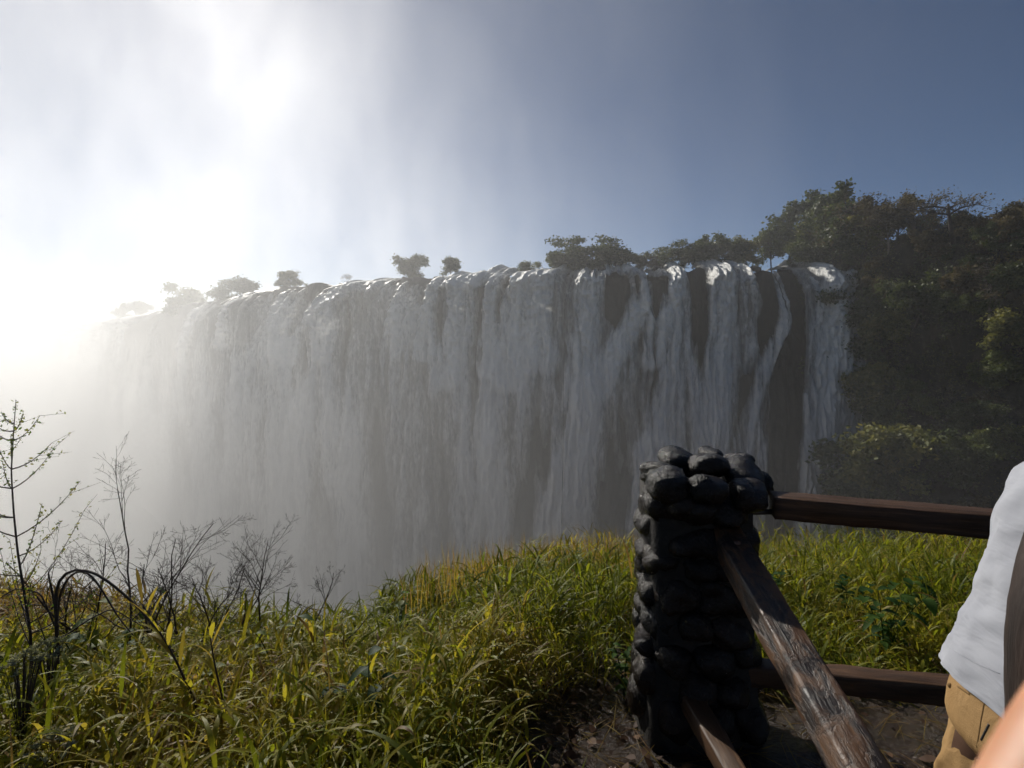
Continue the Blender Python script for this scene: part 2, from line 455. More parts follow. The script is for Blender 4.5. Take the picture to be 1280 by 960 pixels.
# --- bottom water and the river above
def sheet(name, pts, mat, z=None):
    g = MB(); pts = np.asarray(pts, float)
    g.add(pts, [list(range(len(pts)))])
    return tag(g.build(name, mat, smooth=False), kind='structure')
M['river'] = noise_mat('river_water', [(.35, (.03, .035, .03)), (.6, (.16, .17, .15)), (.75, (.5, .5, .48))], .12, .25, .5, .5, .2)
sheet('gorge_water', [(-880, 30, -87.6), (300, 30, -87.6), (300, 250, -87.6), (-880, 1300, -87.6)], M['river'])
pp = np.concatenate([np.linspace(-250, 0, 40)[:-1], np.linspace(0, 1060, 150)])
p, nrm = lip_frame(pp)
g = MB(); rowsR = []
for d in (5, 30, 120, 400, 900):
    q = np.concatenate([p - nrm * d * np.array([[.25, 1.0]]), np.full((len(pp), 1), LIPZ - 1.6)], 1); rowsR.append(q)
g.add(np.stack(rowsR), grid_faces(5, len(pp)))
tag(g.build('river', M['river']), kind='structure')

# ================================================================== wooded cliff
WX = np.array([70., 78.6, 83, 87, 90.5, 93.5, 96.5, 104, 126, 190, 420])
WY = np.array([140.5, 135, 128, 118, 108, 99, 90, 74, 56, 40, 15])
WT = np.array([21.5, 22.5, 24.5, 25.5, 25.5, 24, 22.5, 21, 20, 16, 8])           # height of its top edge
ws_k = np.concatenate([[0], np.cumsum(np.hypot(np.diff(WX), np.diff(WY)))])
def wood_xy(s):
    x = sum(np.interp(s + o, ws_k, WX) for o in (-4, -2, 0, 2, 4)) / 5
    y = sum(np.interp(s + o, ws_k, WY) for o in (-4, -2, 0, 2, 4)) / 5
    return x, y
def wood_pt(s, f):
    """s along the cliff, f 0 top .. 1 bottom"""
    x, y = wood_xy(s)
    x2, y2 = wood_xy(s + .5); x1, y1 = wood_xy(s - .5)
    tx, ty = x2 - x1, y2 - y1
    L = np.hypot(tx, ty); nx, ny = ty / L, -tx / L                       # towards the gorge
    z0 = np.interp(s, ws_k, WT)
    z = z0 + (BOT - z0) * f
    h = z0 - z
    lean = sst(12, 40, s) * 24 + 1.5
    o = lean * (f ** 1.4) + (fbm(s / 9., h / 12., 0, 81) - .5) * 7 * sst(0, .06, f) + (fbm(s / 3., h / 4., 0, 83) - .5) * 2.5 * sst(0, .03, f)
    o = o + 31 * np.exp(-((s - 56) / 9.0) ** 2) * sst(.27, .42, f)  # spur added to carry the olive tree out into the sun
    return np.stack([x + nx * o, y + ny * o, z + (fbm(s / 4., 0, 0, 85) - .5) * 2 * (1 - sst(0, .1, f))], -1), np.stack([nx, ny, 0 * nx], -1)
ss = np.concatenate([np.linspace(2, 110, 220)[:-1], np.linspace(110, ws_k[-1] - 6, 60)])
ff = np.linspace(0, 1, 160)
S_, F_ = np.meshgrid(ss, ff)
W0, WN = wood_pt(S_, F_)
backs = []
for d, dz in ((500, -6), (120, -3), (40, -1.5), (12, -.2), (4, .5)):
    q = W0[0] - WN[0] * d; q = q.copy(); q[:, 2] += dz; backs.append(q)
g = MB(); V = np.concatenate([np.stack(backs), W0]); g.add(V, grid_faces(V.shape[0], V.shape[1]))
M['woodrock'] = noise_mat('mossy_rock', [(.3, (.012, .010, .007)), (.52, (.030, .026, .015)), (.72, (.055, .042, .026))], .3, .8, .25, 1.0, .6, (1, 1, .5), 8)
tag(g.build('hillside', M['woodrock']), kind='structure')
# plateau far behind, to the horizon
g = MB()
px_, nn = lip_frame(np.linspace(-250, 1040, 90))
rowsP = []
for d, dz in ((70, -2.2), (250, -1.0), (600, 0.5), (1300, 1.5)):
    q = np.concatenate([px_ + np.stack([0 * nn[:, 0] + d * .15, 0 * nn[:, 0] + d], 1), np.full((len(px_), 1), LIPZ + dz)], 1); rowsP.append(q)
g.add(np.stack(rowsP), grid_faces(4, 90))
tag(g.build('terrain', M['woodrock']), kind='structure')

# ================================================================== trees
def leaf_quads(mb, C, size, tint, flat=.0, asp=.55, r=None):
    """C (n,3) leaf centres; random diamonds"""
    r = r or rng
    n = len(C)
    a = r.normal(size=(n, 3)); a[:, 2] *= (1 - flat); a /= np.linalg.norm(a, axis=1, keepdims=True)
    b = np.cross(a, r.normal(size=(n, 3))); b /= np.linalg.norm(b, axis=1, keepdims=True)
    size = np.broadcast_to(size, (n,))[:, None] * r.uniform(.6, 1.3, (n, 1))
    V = np.stack([C - a * size, C + b * size * asp, C + a * size, C - b * size * asp], 1)
    mb.add(V, np.arange(4 * n).reshape(n, 4), tint=np.repeat(tint, 4))
def bezier(p0, p1, p2, k):
    t = np.linspace(0, 1, k)[:, None]
    return (1 - t) ** 2 * p0 + 2 * t * (1 - t) * p1 + t ** 2 * p2

def tree_meshes(seed, h, rad, shape, leafmat, barkmat, leaf=.23, dens=1.0, bare=False, trunk_r=.16):
    r = np.random.default_rng(seed)
    tb = MB(); lb = MB()
    top = np.array([r.normal() * .06 * h, r.normal() * .06 * h, h * (.62 if shape != 'flat' else .7)])
    mid = np.array([r.normal() * .05 * h, r.normal() * .05 * h, h * .3])
    trunk = bezier(np.array([0, 0, -.6]), mid, top, 8)
    tb.tube(trunk, np.linspace(trunk_r, trunk_r * .35, 8), 6)
    ends = []
    for i in range(9 if not bare else 7):
        f = r.uniform(.35 if h > 4 else .02, 1.0)
        b0 = trunk[int(f * 7)]
        az = i * 2.4 + r.normal() * .4
        el = {'round': r.uniform(.0, 1.2), 'flat': r.uniform(.1, .5), 'tall': r.uniform(.4, 1.3), 'wide': r.uniform(-.1 if h > 4 else -.25, .8)}[shape]
        L = rad * r.uniform(.65, 1.05)
        d = np.array([math.cos(az) * math.cos(el), math.sin(az) * math.cos(el), math.sin(el) * (.9 if shape != 'flat' else .5)])
        e = b0 + d * L
        e[2] = e[2] if e[2] < .8 * h else .8 * h + (e[2] - .8 * h) * .35
        m = b0 + d * L * .5 + np.array([0, 0, .12 * L]) + r.normal(size=3) * .08 * L
        lim = bezier(b0, m, e, 6)
        tb.tube(lim, np.linspace(trunk_r * .42, trunk_r * .12, 6), 5)
        for k in range(5 if not bare else 9):
            q = lim[r.integers(2, 6)]
            dd = d * .4 + r.normal(size=3) * .6 + np.array([0, 0, .25])
            dd /= np.linalg.norm(dd)
            LL = L * r.uniform(.25, .5)
            e2 = q + dd * LL
            e2[2] = e2[2] if e2[2] < .9 * h else .9 * h + (e2[2] - .9 * h) * .4
            tw = bezier(q, q + dd * LL * .5 + r.normal(size=3) * .1 * LL, e2, 4)
            tb.tube(tw, np.linspace(trunk_r * .16, trunk_r * .05, 4), 4)
            ends.append(e2)
            if bare or r.random() < .4:
                for _ in range(3 if bare else 1):
                    d3 = dd + r.normal(size=3) * .7; d3 /= np.linalg.norm(d3)
                    q3 = tw[r.integers(1, 4)]
                    e3 = q3 + d3 * LL * r.uniform(.4, .8)
                    tb.tube(np.stack([q3, (q3 + e3) / 2 + r.normal(size=3) * .05 * LL, e3]), [trunk_r * .09, trunk_r * .06, trunk_r * .03], 3)
                    ends.append(e3)
    for e in ends:
        if bare and r.random() < .8: continue
        n = int(r.integers(60, 130) * dens)
        cr = rad * r.uniform(.16, .30)
        C = e + r.normal(size=(n, 3)) * cr * np.array([.6, .6, .42 if shape != 'flat' else .25])
        ct = r.uniform(.15, .85)
        leaf_quads(lb, C, leaf, np.clip(ct + r.normal(size=n) * .18, 0, 1), .3, .6, r)
    return tb, lb

PROTO = {}
def proto(key, name, *a, **k):
    tb, lb = tree_meshes(*a, **k)
    root = thing(name, 'tree', 'tree')
    tb.build('trunk', k.get('barkmat') or a[5], root)
    if lb.n: lb.build('crown', a[4], root)
    PROTO[key] = [root, False]
proto('g1', 'tree', 11, 8, 3.2, 'round', M['tree_green'], M['bark'], dens=1.3)
proto('g2', 'tree', 12, 9, 3.4, 'tall', M['tree_green'], M['bark'], dens=1.2)
proto('d1', 'tree', 13, 8, 3.4, 'round', M['tree_dark'], M['bark'], dens=1.4)
proto('d2', 'tree', 14, 7, 3.6, 'wide', M['tree_dark'], M['bark'], dens=1.4)
proto('f1', 'tree', 15, 6, 4.2, 'flat', M['tree_dark'], M['bark'], dens=1.4, leaf=.2)
M['tree_olive_lit'] = leaf_mat('tree_leaves_olive_lit', [(0, (.07, .085, .02)), (.5, (.14, .145, .036)), (1, (.21, .195, .055))], .55, .3, .3, 1.3)  # olive leaves lightened in colour to stand in for sunlight on the shaded cliff
proto('o1', 'tree', 23, 8, 3.3, 'round', M['tree_olive_lit'], M['bark'], dens=1.5)
proto('b1', 'tree', 16, 8, 3.0, 'round', M['tree_dry'], M['bark'], dens=.75, leaf=.2)
proto('b2', 'tree', 17, 7, 3.2, 'wide', M['tree_dry'], M['bark'], dens=.9, leaf=.2)
proto('n1', 'bare_tree', 18, 8, 3.6, 'wide', M['tree_dry'], M['bark'], bare=True, dens=.25, leaf=.15, trunk_r=.36)
proto('n2', 'bare_tree', 19, 7, 3.0, 'tall', M['tree_dry'], M['pale_bark'], bare=True, dens=.2, leaf=.15, trunk_r=.15)
proto('s1', 'bush', 20, 3.2, 2.3, 'wide', M['tree_green'], M['bark'], dens=1.3, leaf=.17, trunk_r=.09)
proto('s2', 'bush', 21, 3.0, 2.4, 'wide', M['tree_dark'], M['bark'], dens=1.3, leaf=.17, trunk_r=.09)
proto('s3', 'bush', 22, 3.0, 2.3, 'wide', M['tree_dry'], M['bark'], dens=1.0, leaf=.18, trunk_r=.08)
TN = {'tree': 'tree', 'bush': 'bush', 'bare_tree': 'tree'}
def plant_tree(key, loc, scale, label, group, rz=None):
    root, used = PROTO[key]
    cat = TN[root.name.split('.')[0]]
    rz = random.uniform(0, 6.28) if rz is None else rz
    if not used:
        PROTO[key][1] = True
        root.location = loc; root.rotation_euler = (0, 0, rz)
        root.scale = (scale,) * 3 if np.isscalar(scale) else scale
        tag(root, label, cat, group); return root
    return dup(root, loc, rz, scale, label, cat, group)

# bushes and trees along the lip: photo column, foot row, crown height in photo rows, behind-lip metres
lipg = 'bushes and trees along the lip of the falls'
for (px, hpx, key, nat, label) in [
    (38, 9, 's2', 3, 'faint low bush almost lost in the spray at the far end of the lip'),
    (155, 16, 's2', 3, 'dim rounded bush in the thick spray on the lip, next to the far end'),
    (214, 22, 's1', 3, 'small hazy bush on the lip between a dim bush and a wider one'),
    (274, 22, 's2', 3, 'wide low hazy bush standing on the lip in the bright spray'),
    (340, 27, 'g1', 8, 'small open crowned tree on the lip beside a trickle of water'),
    (411, 14, 'n2', 7, 'tiny thin bare sapling on the rocks of the lip'),
    (493, 31, 'd2', 7, 'rounded dense tree on the lip in pale haze, over the white curtain'),
    (548, 29, 'g2', 9, 'loose two crowned tree on the lip next to a rounded dense tree'),
    (650, 14, 's1', 3, 'low spreading bush on the lip above the brightest white water'),
    (697, 22, 's2', 3, 'small dark bush at the foot of the big flat topped tree'),
    (738, 40, 'f1', 6, 'big flat topped dark tree on the island above the falls'),
    (772, 24, 's2', 3, 'dark bush beside the big flat topped tree, sloping down from it'),
    (802, 22, 'd2', 7, 'short dark tree with a small top knot above the stepped ledges'),
    (850, 31, 'f1', 6, 'thin see-through leaning tree on the river bank by the ledges'),
    (880, 38, 'd1', 8, 'dark green round tree on the bank above the stepped falls'),
    (908, 40, 'd2', 7, 'dark leafy tree at the edge of the wood, over the stepped falls'),
    (722, 20, 's1', 3, 'low bush in front of the flat topped tree trunk'),
    (826, 14, 's3', 3, 'low dry brown bush on the rocks between two lip trees')]:
    d = lip_depth(px)
    p, nrm = lip_frame(np.array([float(px)]))
    bk = 8.0
    q = p[0] - nrm[0] * bk
    hm = hpx / F * d * 1.2
    plant_tree(key, (q[0], q[1], LIPZ + 1.0), (1.12 * hm / nat, 1.12 * hm / nat, hm / nat), label, lipg)

# trees of the wooded cliff: along its top
topg = 'trees along the top of the wooded cliff'
def wood_at(px, py, up=0):
    """point of the hillside seen at a photo pixel (march along the cliff)"""
    A = W0.reshape(-1, 3)
    u = 640 + A[:, 0] / A[:, 1] * F; vv = HY - (A[:, 2] - CAMZ) / A[:, 1] * F
    dd = (u - px) ** 2 + (vv - py) ** 2 + (A[:, 1] < 30) * 1e9
    near_ = np.where(dd < max(60, dd.min() * 1.5))[0]
    i = near_[np.argmin(A[near_, 1])]
    return A[i], WN.reshape(-1, 3)[i]
for (px, top, base, key, nat, dy, label) in [
    (935, 292, 336, 'o1', 8, 12, 'pale green tree where the wood meets the falls'),
    (965, 280, 338, 'g2', 9, 10, 'feathery light green tree next to the narrow fall, at the cliff top'),
    (985, 252, 330, 'd1', 8, 12, 'tall dark tree with a knobbly crown standing above the wood edge'),
    (1010, 275, 335, 'g1', 8, 6, 'mid green tree below the knobbly dark tree'),
    (1028, 244, 320, 'd1', 8, 8, 'dense dark green tree on the skyline with a bare twig on top'),
    (1052, 246, 318, 'g2', 9, 6, 'broad green tree on the skyline beside the bare grey twigs'),
    (1068, 236, 310, 'n1', 8, 6, 'bare grey tree top between green and brown crowns on the skyline'),
    (1078, 262, 318, 'o1', 8, 4, 'yellow green tree below the brown crowns on the skyline'),
    (1098, 240, 305, 'b1', 8, 8, 'highest brown dry tree on the skyline'),
    (1120, 242, 302, 'b1', 8, 7, 'reddish brown dry tree right beside the highest brown tree'),
    (1110, 262, 312, 'n2', 7, 4, 'thin bare trunks under the brown crowns'),
    (1146, 238, 300, 'n1', 8, 2, 'bare twisted tree between the brown crowns and the lookout railing'),
    (1192, 236, 298, 'n1', 8, 2, 'bare tree with long crooked limbs over the lookout railing'),
    (1215, 268, 300, 'b2', 7, 4, 'low dry brown tree behind the crooked bare tree'),
    (1248, 264, 300, 'b1', 8, 3, 'brown dry tree near the edge of the view, beside an open gap'),
    (1272, 246, 300, 'b1', 8, 3, 'brown leafy tree at the very edge of the view on the skyline'),
    (1300, 250, 300, 'b2', 7, 3, 'dry brown tree just past the edge of the view'),
    (1235, 280, 306, 'd2', 7, 1, 'low dark bushy tree under the brown crowns'),
    (1165, 288, 308, 's3', 3, 0, 'dry brown bush in front of the lookout railing'),
    (1060, 290, 330, 'd2', 7, 1, 'dark spreading tree under the yellow green tree'),
    (1015, 300, 340, 'd2', 7, 2, 'dark bushy tree just over the narrow fall')]:
    a, nn = wood_at(px, base)
    q = a - nn * dy
    zf = CAMZ + (HY - base) / F * q[1]
    hm = (base - top) / F * q[1] * (1.2 if px > 1080 else 1.08)
    q[0] = (px - 640) / F * q[1]
    plant_tree(key, (q[0], q[1], zf - .3), hm / nat, label, topg)
# on the face
faceg = 'trees and bushes clinging to the wooded cliff'
for (px, top, base, key, nat, label) in [
    (1110, 512, 622, 'o1', 8, 'big bright olive tree low on the cliff above the wooden rail'),
    (1082, 560, 625, 's1', 3, 'olive bush at the foot of the big bright olive tree'),
    (1140, 340, 405, 'd2', 7, 'wide layered dark green tree halfway up the cliff'),
    (1100, 372, 440, 'o1', 8, 'olive brown tree below the wide layered tree, near the falls'),
    (1085, 440, 520, 'o1', 8, 'narrow green tree on the cliff between the falls and deep shade'),
    (1100, 470, 535, 'd1', 8, 'dark bushy tree above the big bright olive tree'),
    (1208, 540, 610, 'd1', 8, 'grey green tree in deep shade low on the cliff'),
    (1276, 375, 450, 'o1', 8, 'yellow green tree jutting in halfway up at the edge of the view'),
    (1205, 335, 362, 's3', 3, 'dry ochre bush under the pale bare snag'),
    (1236, 325, 400, 'n2', 7, 'pale bare snag standing out on the dark cliff'),
    (1062, 360, 400, 's2', 3, 'dark bush next to the top of the narrow fall'),
    (1066, 420, 470, 's2', 3, 'dark bush beside the middle of the narrow fall')]:
    a, nn = wood_at(px, base - 6)
    q = a + nn * .6
    zf = CAMZ + (HY - base) / F * q[1]
    plant_tree(key, (q[0], q[1], zf), (base - top) / F * q[1] / nat, label, faceg)
KEYL = {'s2': 'small dark bush clinging to the shaded wooded cliff', 's3': 'dry brown bush clinging to the shaded wooded cliff',
        's1': 'green bush clinging to the shaded wooded cliff', 'd2': 'dark tree rooted in the shaded wooded cliff', 'd1': 'dense dark tree rooted in the shaded wooded cliff', 'g1': 'mid green tree rooted in the shaded wooded cliff'}
for i in range(110):
    s_ = rng.uniform(8, 62); f_ = rng.uniform(.02, .62)
    q, nn = wood_pt(np.array([s_]), np.array([f_]))
    q = q[0]; u = 640 + q[0] / q[1] * F
    if u < 1062: continue
    key = random.choice(['s2', 's1', 's3', 's1', 'd2', 'd1', 'g1', 'd1'] if f_ > .12 else ['s3', 's3', 's2', 'd2'])
    sc_ = rng.uniform(.8, 1.5) if key[0] == 's' else rng.uniform(.5, .95)
    plant_tree(key, (q[0], q[1], q[2] - .5), sc_, KEYL[key], faceg)
for k, (root, used) in PROTO.items():
    assert used, k
KEYT = {'g1': 'mid green tree in the unbroken wood along the cliff top', 'd1': 'dense dark tree in the unbroken wood along the cliff top', 'd2': 'spreading dark tree in the unbroken wood along the cliff top',
        'b1': 'dry brown tree in the unbroken wood along the cliff top', 'b2': 'low dry brown tree in the unbroken wood along the cliff top', 'g2': 'tall green tree in the unbroken wood along the cliff top'}
for i in range(34):
    s_ = rng.uniform(4, 66)
    q, nn = wood_pt(np.array([s_]), np.array([0.]))
    q = q[0] - nn[0] * rng.uniform(1.5, 14)
    key = random.choice(['g1', 'd1', 'd2', 'g2', 'd1', 'b1'] if s_ < 34 else ['b1', 'b2', 'd2', 'b1', 'd1'])
    plant_tree(key, (q[0], q[1], q[2] - 1.2), rng.uniform(.55, .85), KEYT[key], topg)
# creeping cover on the hillside
n = 60000
s_ = rng.uniform(6, 75, n); f_ = rng.uniform(0, .75, n) ** 1.0
q, nn = wood_pt(s_, f_)
cl = fbm(s_ / 3., f_ * 30, 0, 91)
kp = cl > rng.uniform(.28, .6, n)
q = q[kp] + nn[kp] * (rng.uniform(0, 1, (kp.sum(), 1)) * (cl[kp, None] - .2) * 3.0)
lb = MB(); leaf_quads(lb, q, .24, np.clip(fbm(s_[kp] / 5, f_[kp] * 20, 0, 93) * 1.2 - .1 + rng.normal(size=kp.sum()) * .12, 0, 1), .2, .6)
tag(lb.build('undergrowth', leaf_mat('undergrowth_leaves', [(0, (.034, .048, .013)), (.5, (.070, .084, .024)), (1, (.13, .11, .045))], .6, .25, .25, 1.2)), kind='stuff')

# boulders on the lip
def stone_mesh(mb, c, r3, seed, sub=3, rough=.22, boxy=.0, sc_=1.0):
    import bmesh
    bm = bmesh.new(); bmesh.ops.create_icosphere(bm, subdivisions=sub, radius=1.0)
    V = np.array([v.co for v in bm.verts]); Fc = np.array([[v.index for v in f.verts] for f in bm.faces]); bm.free()
    if boxy: 
        m = np.max(np.abs(V), axis=1, keepdims=True); V = V * (1 - boxy) + V / m * boxy * .82
    o = seed * 7.13
    d = 1 + (fbm(V[:, 0] * 1.1 + o, V[:, 1] * 1.1 + o, V[:, 2] * 1.1, seed, 2) - .5) * rough * 3 + (fbm(V[:, 0] * 4 + o, V[:, 1] * 4, V[:, 2] * 4 - o, seed + 3, 3) - .5) * rough * .7
    V = V * d[:, None] * np.asarray(r3)
    a = seed * 1.7; Rz = np.array([[math.cos(a), -math.sin(a), 0], [math.sin(a), math.cos(a), 0], [0, 0, 1]])
    b2 = math.sin(seed * 3.3) * .3; Rx = np.array([[1, 0, 0], [0, math.cos(b2), -math.sin(b2)], [0, math.sin(b2), math.cos(b2)]])
    mb.add(V @ Rx.T + np.asarray(c), Fc)
for i, (px, wpx, hpx, label) in enumerate([(375, 20, 8, 'flat dark rock on the lip between the trickle and the tiny sapling'), (430, 16, 7, 'dark rock on the lip beside the tiny sapling'),
        (462, 14, 5, 'small dark rock at the start of the sloping white spill'), (548, 18, 7, 'dark rock in front of the two crowned lip tree'), (664, 9, 6, 'small dark rock on the lip beside the low spreading bush'),
        (752, 12, 9, 'dark block standing in the white water below the flat topped tree'), (822, 14, 8, 'dark block on the lip between the stepped streams'), (945, 14, 7, 'dark rock on the lip under the pale green tree'),
        (992, 8, 9, 'dark rock standing in the water at the top of the narrow fall'), (602, 9, 4, 'small dark rock on the lip between two white spouts'), (245, 14, 5, 'faint grey rock on the lip in bright haze')]):
    d = lip_depth(px); p, nrm = lip_frame(np.array([float(px)])); q = p[0] - nrm[0] * .5
    m = MB(); stone_mesh(m, (0, 0, 0), (wpx / F * d / 2, 1.6, hpx / F * d / 1.6), 100 + i, 3, .2, .5)
    o = m.build('boulder', M['basalt']); o.location = (q[0], q[1], LIPZ + .2)
    tag(o, label, 'rock', 'dark rocks along the lip of the falls')

# lookout railing on the cliff top
a, nn = wood_at(1160, 300)
q = a - nn * 2.0
q = P(1162, 291, q[1]); lk = thing('railing', 'small lookout railing on top of the wooded cliff among bare trees', 'railing', tuple(q))
for xx in (-2.6, -.9, .9, 2.6):
    m = MB(); m.box((xx, 0, .55), (.14, .14, 1.3)); m.build('post', M['metal'], lk, smooth=False)
for zz in (1.12, .6):
    m = MB(); m.box((0, -.1, zz), (5.6, .07, .09)); m.build('rail', M['metal'], lk, smooth=False)
m = MB(); m.box((-2.0, .5, .6), (1.1, .5, 1.4)); m.box((-2.0, .5, 1.4), (.8, .4, .25)); m.build('marker_stone', M['basalt'], lk, smooth=False)

# ================================================================== grass
def blades(mb, B, az, L, W, el0, droop, tint, roll, S=5):
    n = len(B)
    t = np.linspace(0, 1, S + 1)
    ang = el0[:, None] - droop[:, None] * (t[None] ** 1.2)
    st = (L / S)[:, None]
    dx = np.cos(ang) * st; dz = np.sin(ang) * st
    hx = np.concatenate([np.zeros((n, 1)), np.cumsum(dx[:, :-1], 1)], 1); hz = np.concatenate([np.zeros((n, 1)), np.cumsum(dz[:, :-1], 1)], 1)
    ca, sa = np.cos(az)[:, None], np.sin(az)[:, None]
    C = np.stack([B[:, 0:1] + hx * ca, B[:, 1:2] + hx * sa, B[:, 2:3] + hz], -1)
    side = np.stack([-sa + 0 * t, ca + 0 * t, 0 * ang], -1)
    nrm = np.stack([-np.sin(ang) * ca, -np.sin(ang) * sa, np.cos(ang)], -1)
    rl = roll[:, None] * (t[None] - .0)
    wv = side * np.cos(rl)[..., None] + nrm * np.sin(rl)[..., None]
    pr = np.minimum(1, .35 + 3.2 * t) * (1 - t ** 2.4) + .03
    wv = wv * (W[:, None] * pr[None] / 2)[..., None]
    V = np.stack([C - wv, C + wv], 2)          # n,S+1,2,3
    k = np.arange(S)
    base = (np.arange(n) * (S + 1) * 2)[:, None]
    Q = np.stack([base + 2 * k, base + 2 * k + 1, base + 2 * k + 3, base + 2 * k + 2], -1).reshape(-1, 4)
    tv = np.clip(tint[:, None] + (t[None] - .4) * .18, 0, 1)
    mb.add(V, Q, tint=np.repeat(tv.ravel(), 2))

PILX, PILY = .775, 2.20
def bare_mask(X, Y):
    """1 where soil shows"""
    n = (fbm(X * 2.2, Y * 2.2, 0, 21, 3) - .5) * .7
    d1 = 1 - sst(.75, 1.15, np.hypot((X - .42) / .48, (Y - 1.95) / .75) + n)
    d2 = sst(.45, .75, X + n * .3) * (1 - sst(2.42, 2.75, Y + n * .5))
    d3 = 1 - sst(.32, .42, np.hypot(X - PILX, Y - PILY))
    d4 = .9 * (1 - sst(.55, 1.1, np.hypot((X - .62) / .35, (Y - 2.75) / .28) + n))
    return np.clip(np.maximum.reduce([d1, d2, d3, d4]), 0, 1)

gm = MB()
def grass_field(nst, y0, y1, hlo, hhi, nl, S, wmul=1.0, xlim=1.25):
    u = rng.random(nst)
    Y = y0 * (y1 / y0) ** u
    X = rng.uniform(-1, 1, nst) * (Y * xlim + .25)
    e = edge_y(X)
    cl = fbm(X * 2.6, Y * 2.6, 0, 25, 3)
    keep = (Y < e + .9) & (rng.random(nst) > bare_mask(X, Y) * 1.02) & (rng.random(nst) < .30 + 1.1 * cl) & ((Y > 1.25) | (np.abs(X) > .8))
    X, Y, cl = X[keep], Y[keep], cl[keep]
    n = len(X)
    Z = ground_z(X, Y)
    hs = rng.uniform(hlo, hhi, n) * (.55 + .9 * cl)
    hs *= .60 + .40 * sst(-.6, .2, X)
    right = sst(.6, 1.2, X)
    hs *= 1 - .45 * right * (1 - sst(2.5, 3.8, Y))
    hs *= 1 - .5 * sst(.1, .5, bare_mask(X + .12, Y) + bare_mask(X - .15, Y - .1))
    dry = np.clip(.30 + (fbm(X * .9, Y * .9, 0, 27, 3) - .5) * .9 + .35 * sst(-1.5, -3.2, X) * sst(2.6, 3.4, Y) + .10 * sst(3.8, 5.4, Y) + .10 * sst(-.4, -1.5, X), 0, 1)
    a0 = rng.uniform(0, 2 * np.pi, n)
    lean = rng.uniform(.05, .45, n)
    B0 = np.stack([X, Y, Z], 1)
    ld_ = np.stack([np.cos(a0), np.sin(a0), 0 * a0], 1)
    # culm
    blades(gm, B0, a0, hs * 1.05, np.full(n, .004 * wmul), np.full(n, 1.5) - lean * .2, lean * .9, np.clip(dry + .12, 0, 1), 0 * a0, 4)
    for k in range(nl):
        fr = np.clip((k + rng.uniform(.1, .9, n)) / nl, .03, 1)
        B = B0 + np.array([0, 0, 1.0]) * (hs * fr * .96)[:, None] + ld_ * (hs * lean * .42 * fr ** 2)[:, None]
        az = a0 + k * 2.7 + rng.normal(size=n) * .6
        L = rng.uniform(.55, 1.25, n) * (.12 + .38 * hs) * (1.1 - .35 * fr)
        W = (.004 + .0135 * rng.random(n) ** 1.5) * wmul
        el0 = rng.uniform(.75, 1.35, n); dr = rng.uniform(.7, 2.4, n)
        tint = np.clip(dry + rng.normal(size=n) * .16 + (fr < .3) * .22, 0, 1)
        dead = rng.random(n) < .05
        tint = np.where(dead, rng.uniform(.8, 1, n), tint)
        blades(gm, B, az, L, W, el0, dr, tint, rng.normal(size=n) * .5, S)
grass_field(4300, 1.35, 2.6, .25, .50, 7, 6)
grass_field(5200, 2.3, 4.2, .25, .46, 7, 5)
grass_field(9000, 3.6, 9.0, .24, .44, 6, 4, 1.1)
grass_field(1100, 1.3, 4.0, .4, .58, 6, 6, 1.15)
# tall reddish seed spikes along the brow
n = 1700
X = rng.uniform(-.7, 2.6, n); Y = edge_y(X) - rng.uniform(-.3, .9, n)
hh = rng.uniform(.3, .55, n)
blades(gm, np.stack([X, Y, ground_z(X, Y)], 1), rng.uniform(0, 6.28, n), hh, np.full(n, .007), np.full(n, 1.5), rng.uniform(0, .35, n), rng.uniform(.7, 1, n), rng.normal(size=n), 4)
# low tufts and creeping shoots on the muddy margin
n = 5200
X = rng.uniform(.0, 4.2, n); Y = rng.uniform(1.8, 3.4, n)
kp = rng.random(n) < .75 - .8 * bare_mask(X, Y - .16)
X, Y = X[kp], Y[kp]; n = len(X)
blades(gm, np.stack([X, Y, ground_z(X, Y)], 1), rng.uniform(0, 6.28, n), rng.uniform(.06, .2, n), rng.uniform(.003, .007, n), rng.uniform(.3, 1.3, n), rng.uniform(.3, 1.6, n), rng.uniform(.15, .9, n), rng.normal(size=n), 4)
# dry straw on the soil
n = 900
X = rng.uniform(-.1, 2.4, n); Y = rng.uniform(1.5, 2.9, n)
blades(gm, np.stack([X, Y, ground_z(X, Y) + .012], 1), rng.uniform(0, 6.28, n), rng.uniform(.05, .22, n), rng.uniform(.002, .004, n), rng.uniform(-.05, .25, n), rng.uniform(-.1, .4, n), rng.uniform(.8, 1, n), rng.normal(size=n), 3)
tag(gm.build('grass', M['grass']), kind='stuff')

# dead leaves on the mud
n = 520
X = rng.uniform(-.1, 2.2, n); Y = rng.uniform(1.55, 2.9, n)
kp = rng.random(n) < np.where(X < .75, .95, .25)
X, Y = X[kp], Y[kp]; n = len(X)
lm = MB()
C = np.stack([X, Y, ground_z(X, Y) + .012], 1)
a = rng.uniform(0, 6.28, n); sz = rng.uniform(.012, .034, n)
u1 = np.stack([np.cos(a), np.sin(a), rng.normal(size=n) * .35], 1) * sz[:, None]
u2 = np.stack([-np.sin(a), np.cos(a), rng.normal(size=n) * .45], 1) * sz[:, None] * .5
up = np.array([0, 0, 1.0]) * (sz * .3)[:, None]
V = np.stack([C - u1, C - u2 * .8 - u1 * .3 + up, C + u1 * .3 - u2 + up, C + u1 + up * .6, C + u1 * .3 + u2 + up, C - u1 * .3 + u2 * .9 + up, C], 1)
o6 = np.arange(n)[:, None] * 7
lm.add(V, np.concatenate([o6 + np.array([[0, 1, 6, 5]]), o6 + np.array([[1, 2, 4, 6]]), ]), np.concatenate([o6 + np.array([[2, 3, 4]]), o6 + np.array([[4, 5, 6]])]), tint=np.repeat(rng.random(n), 7))
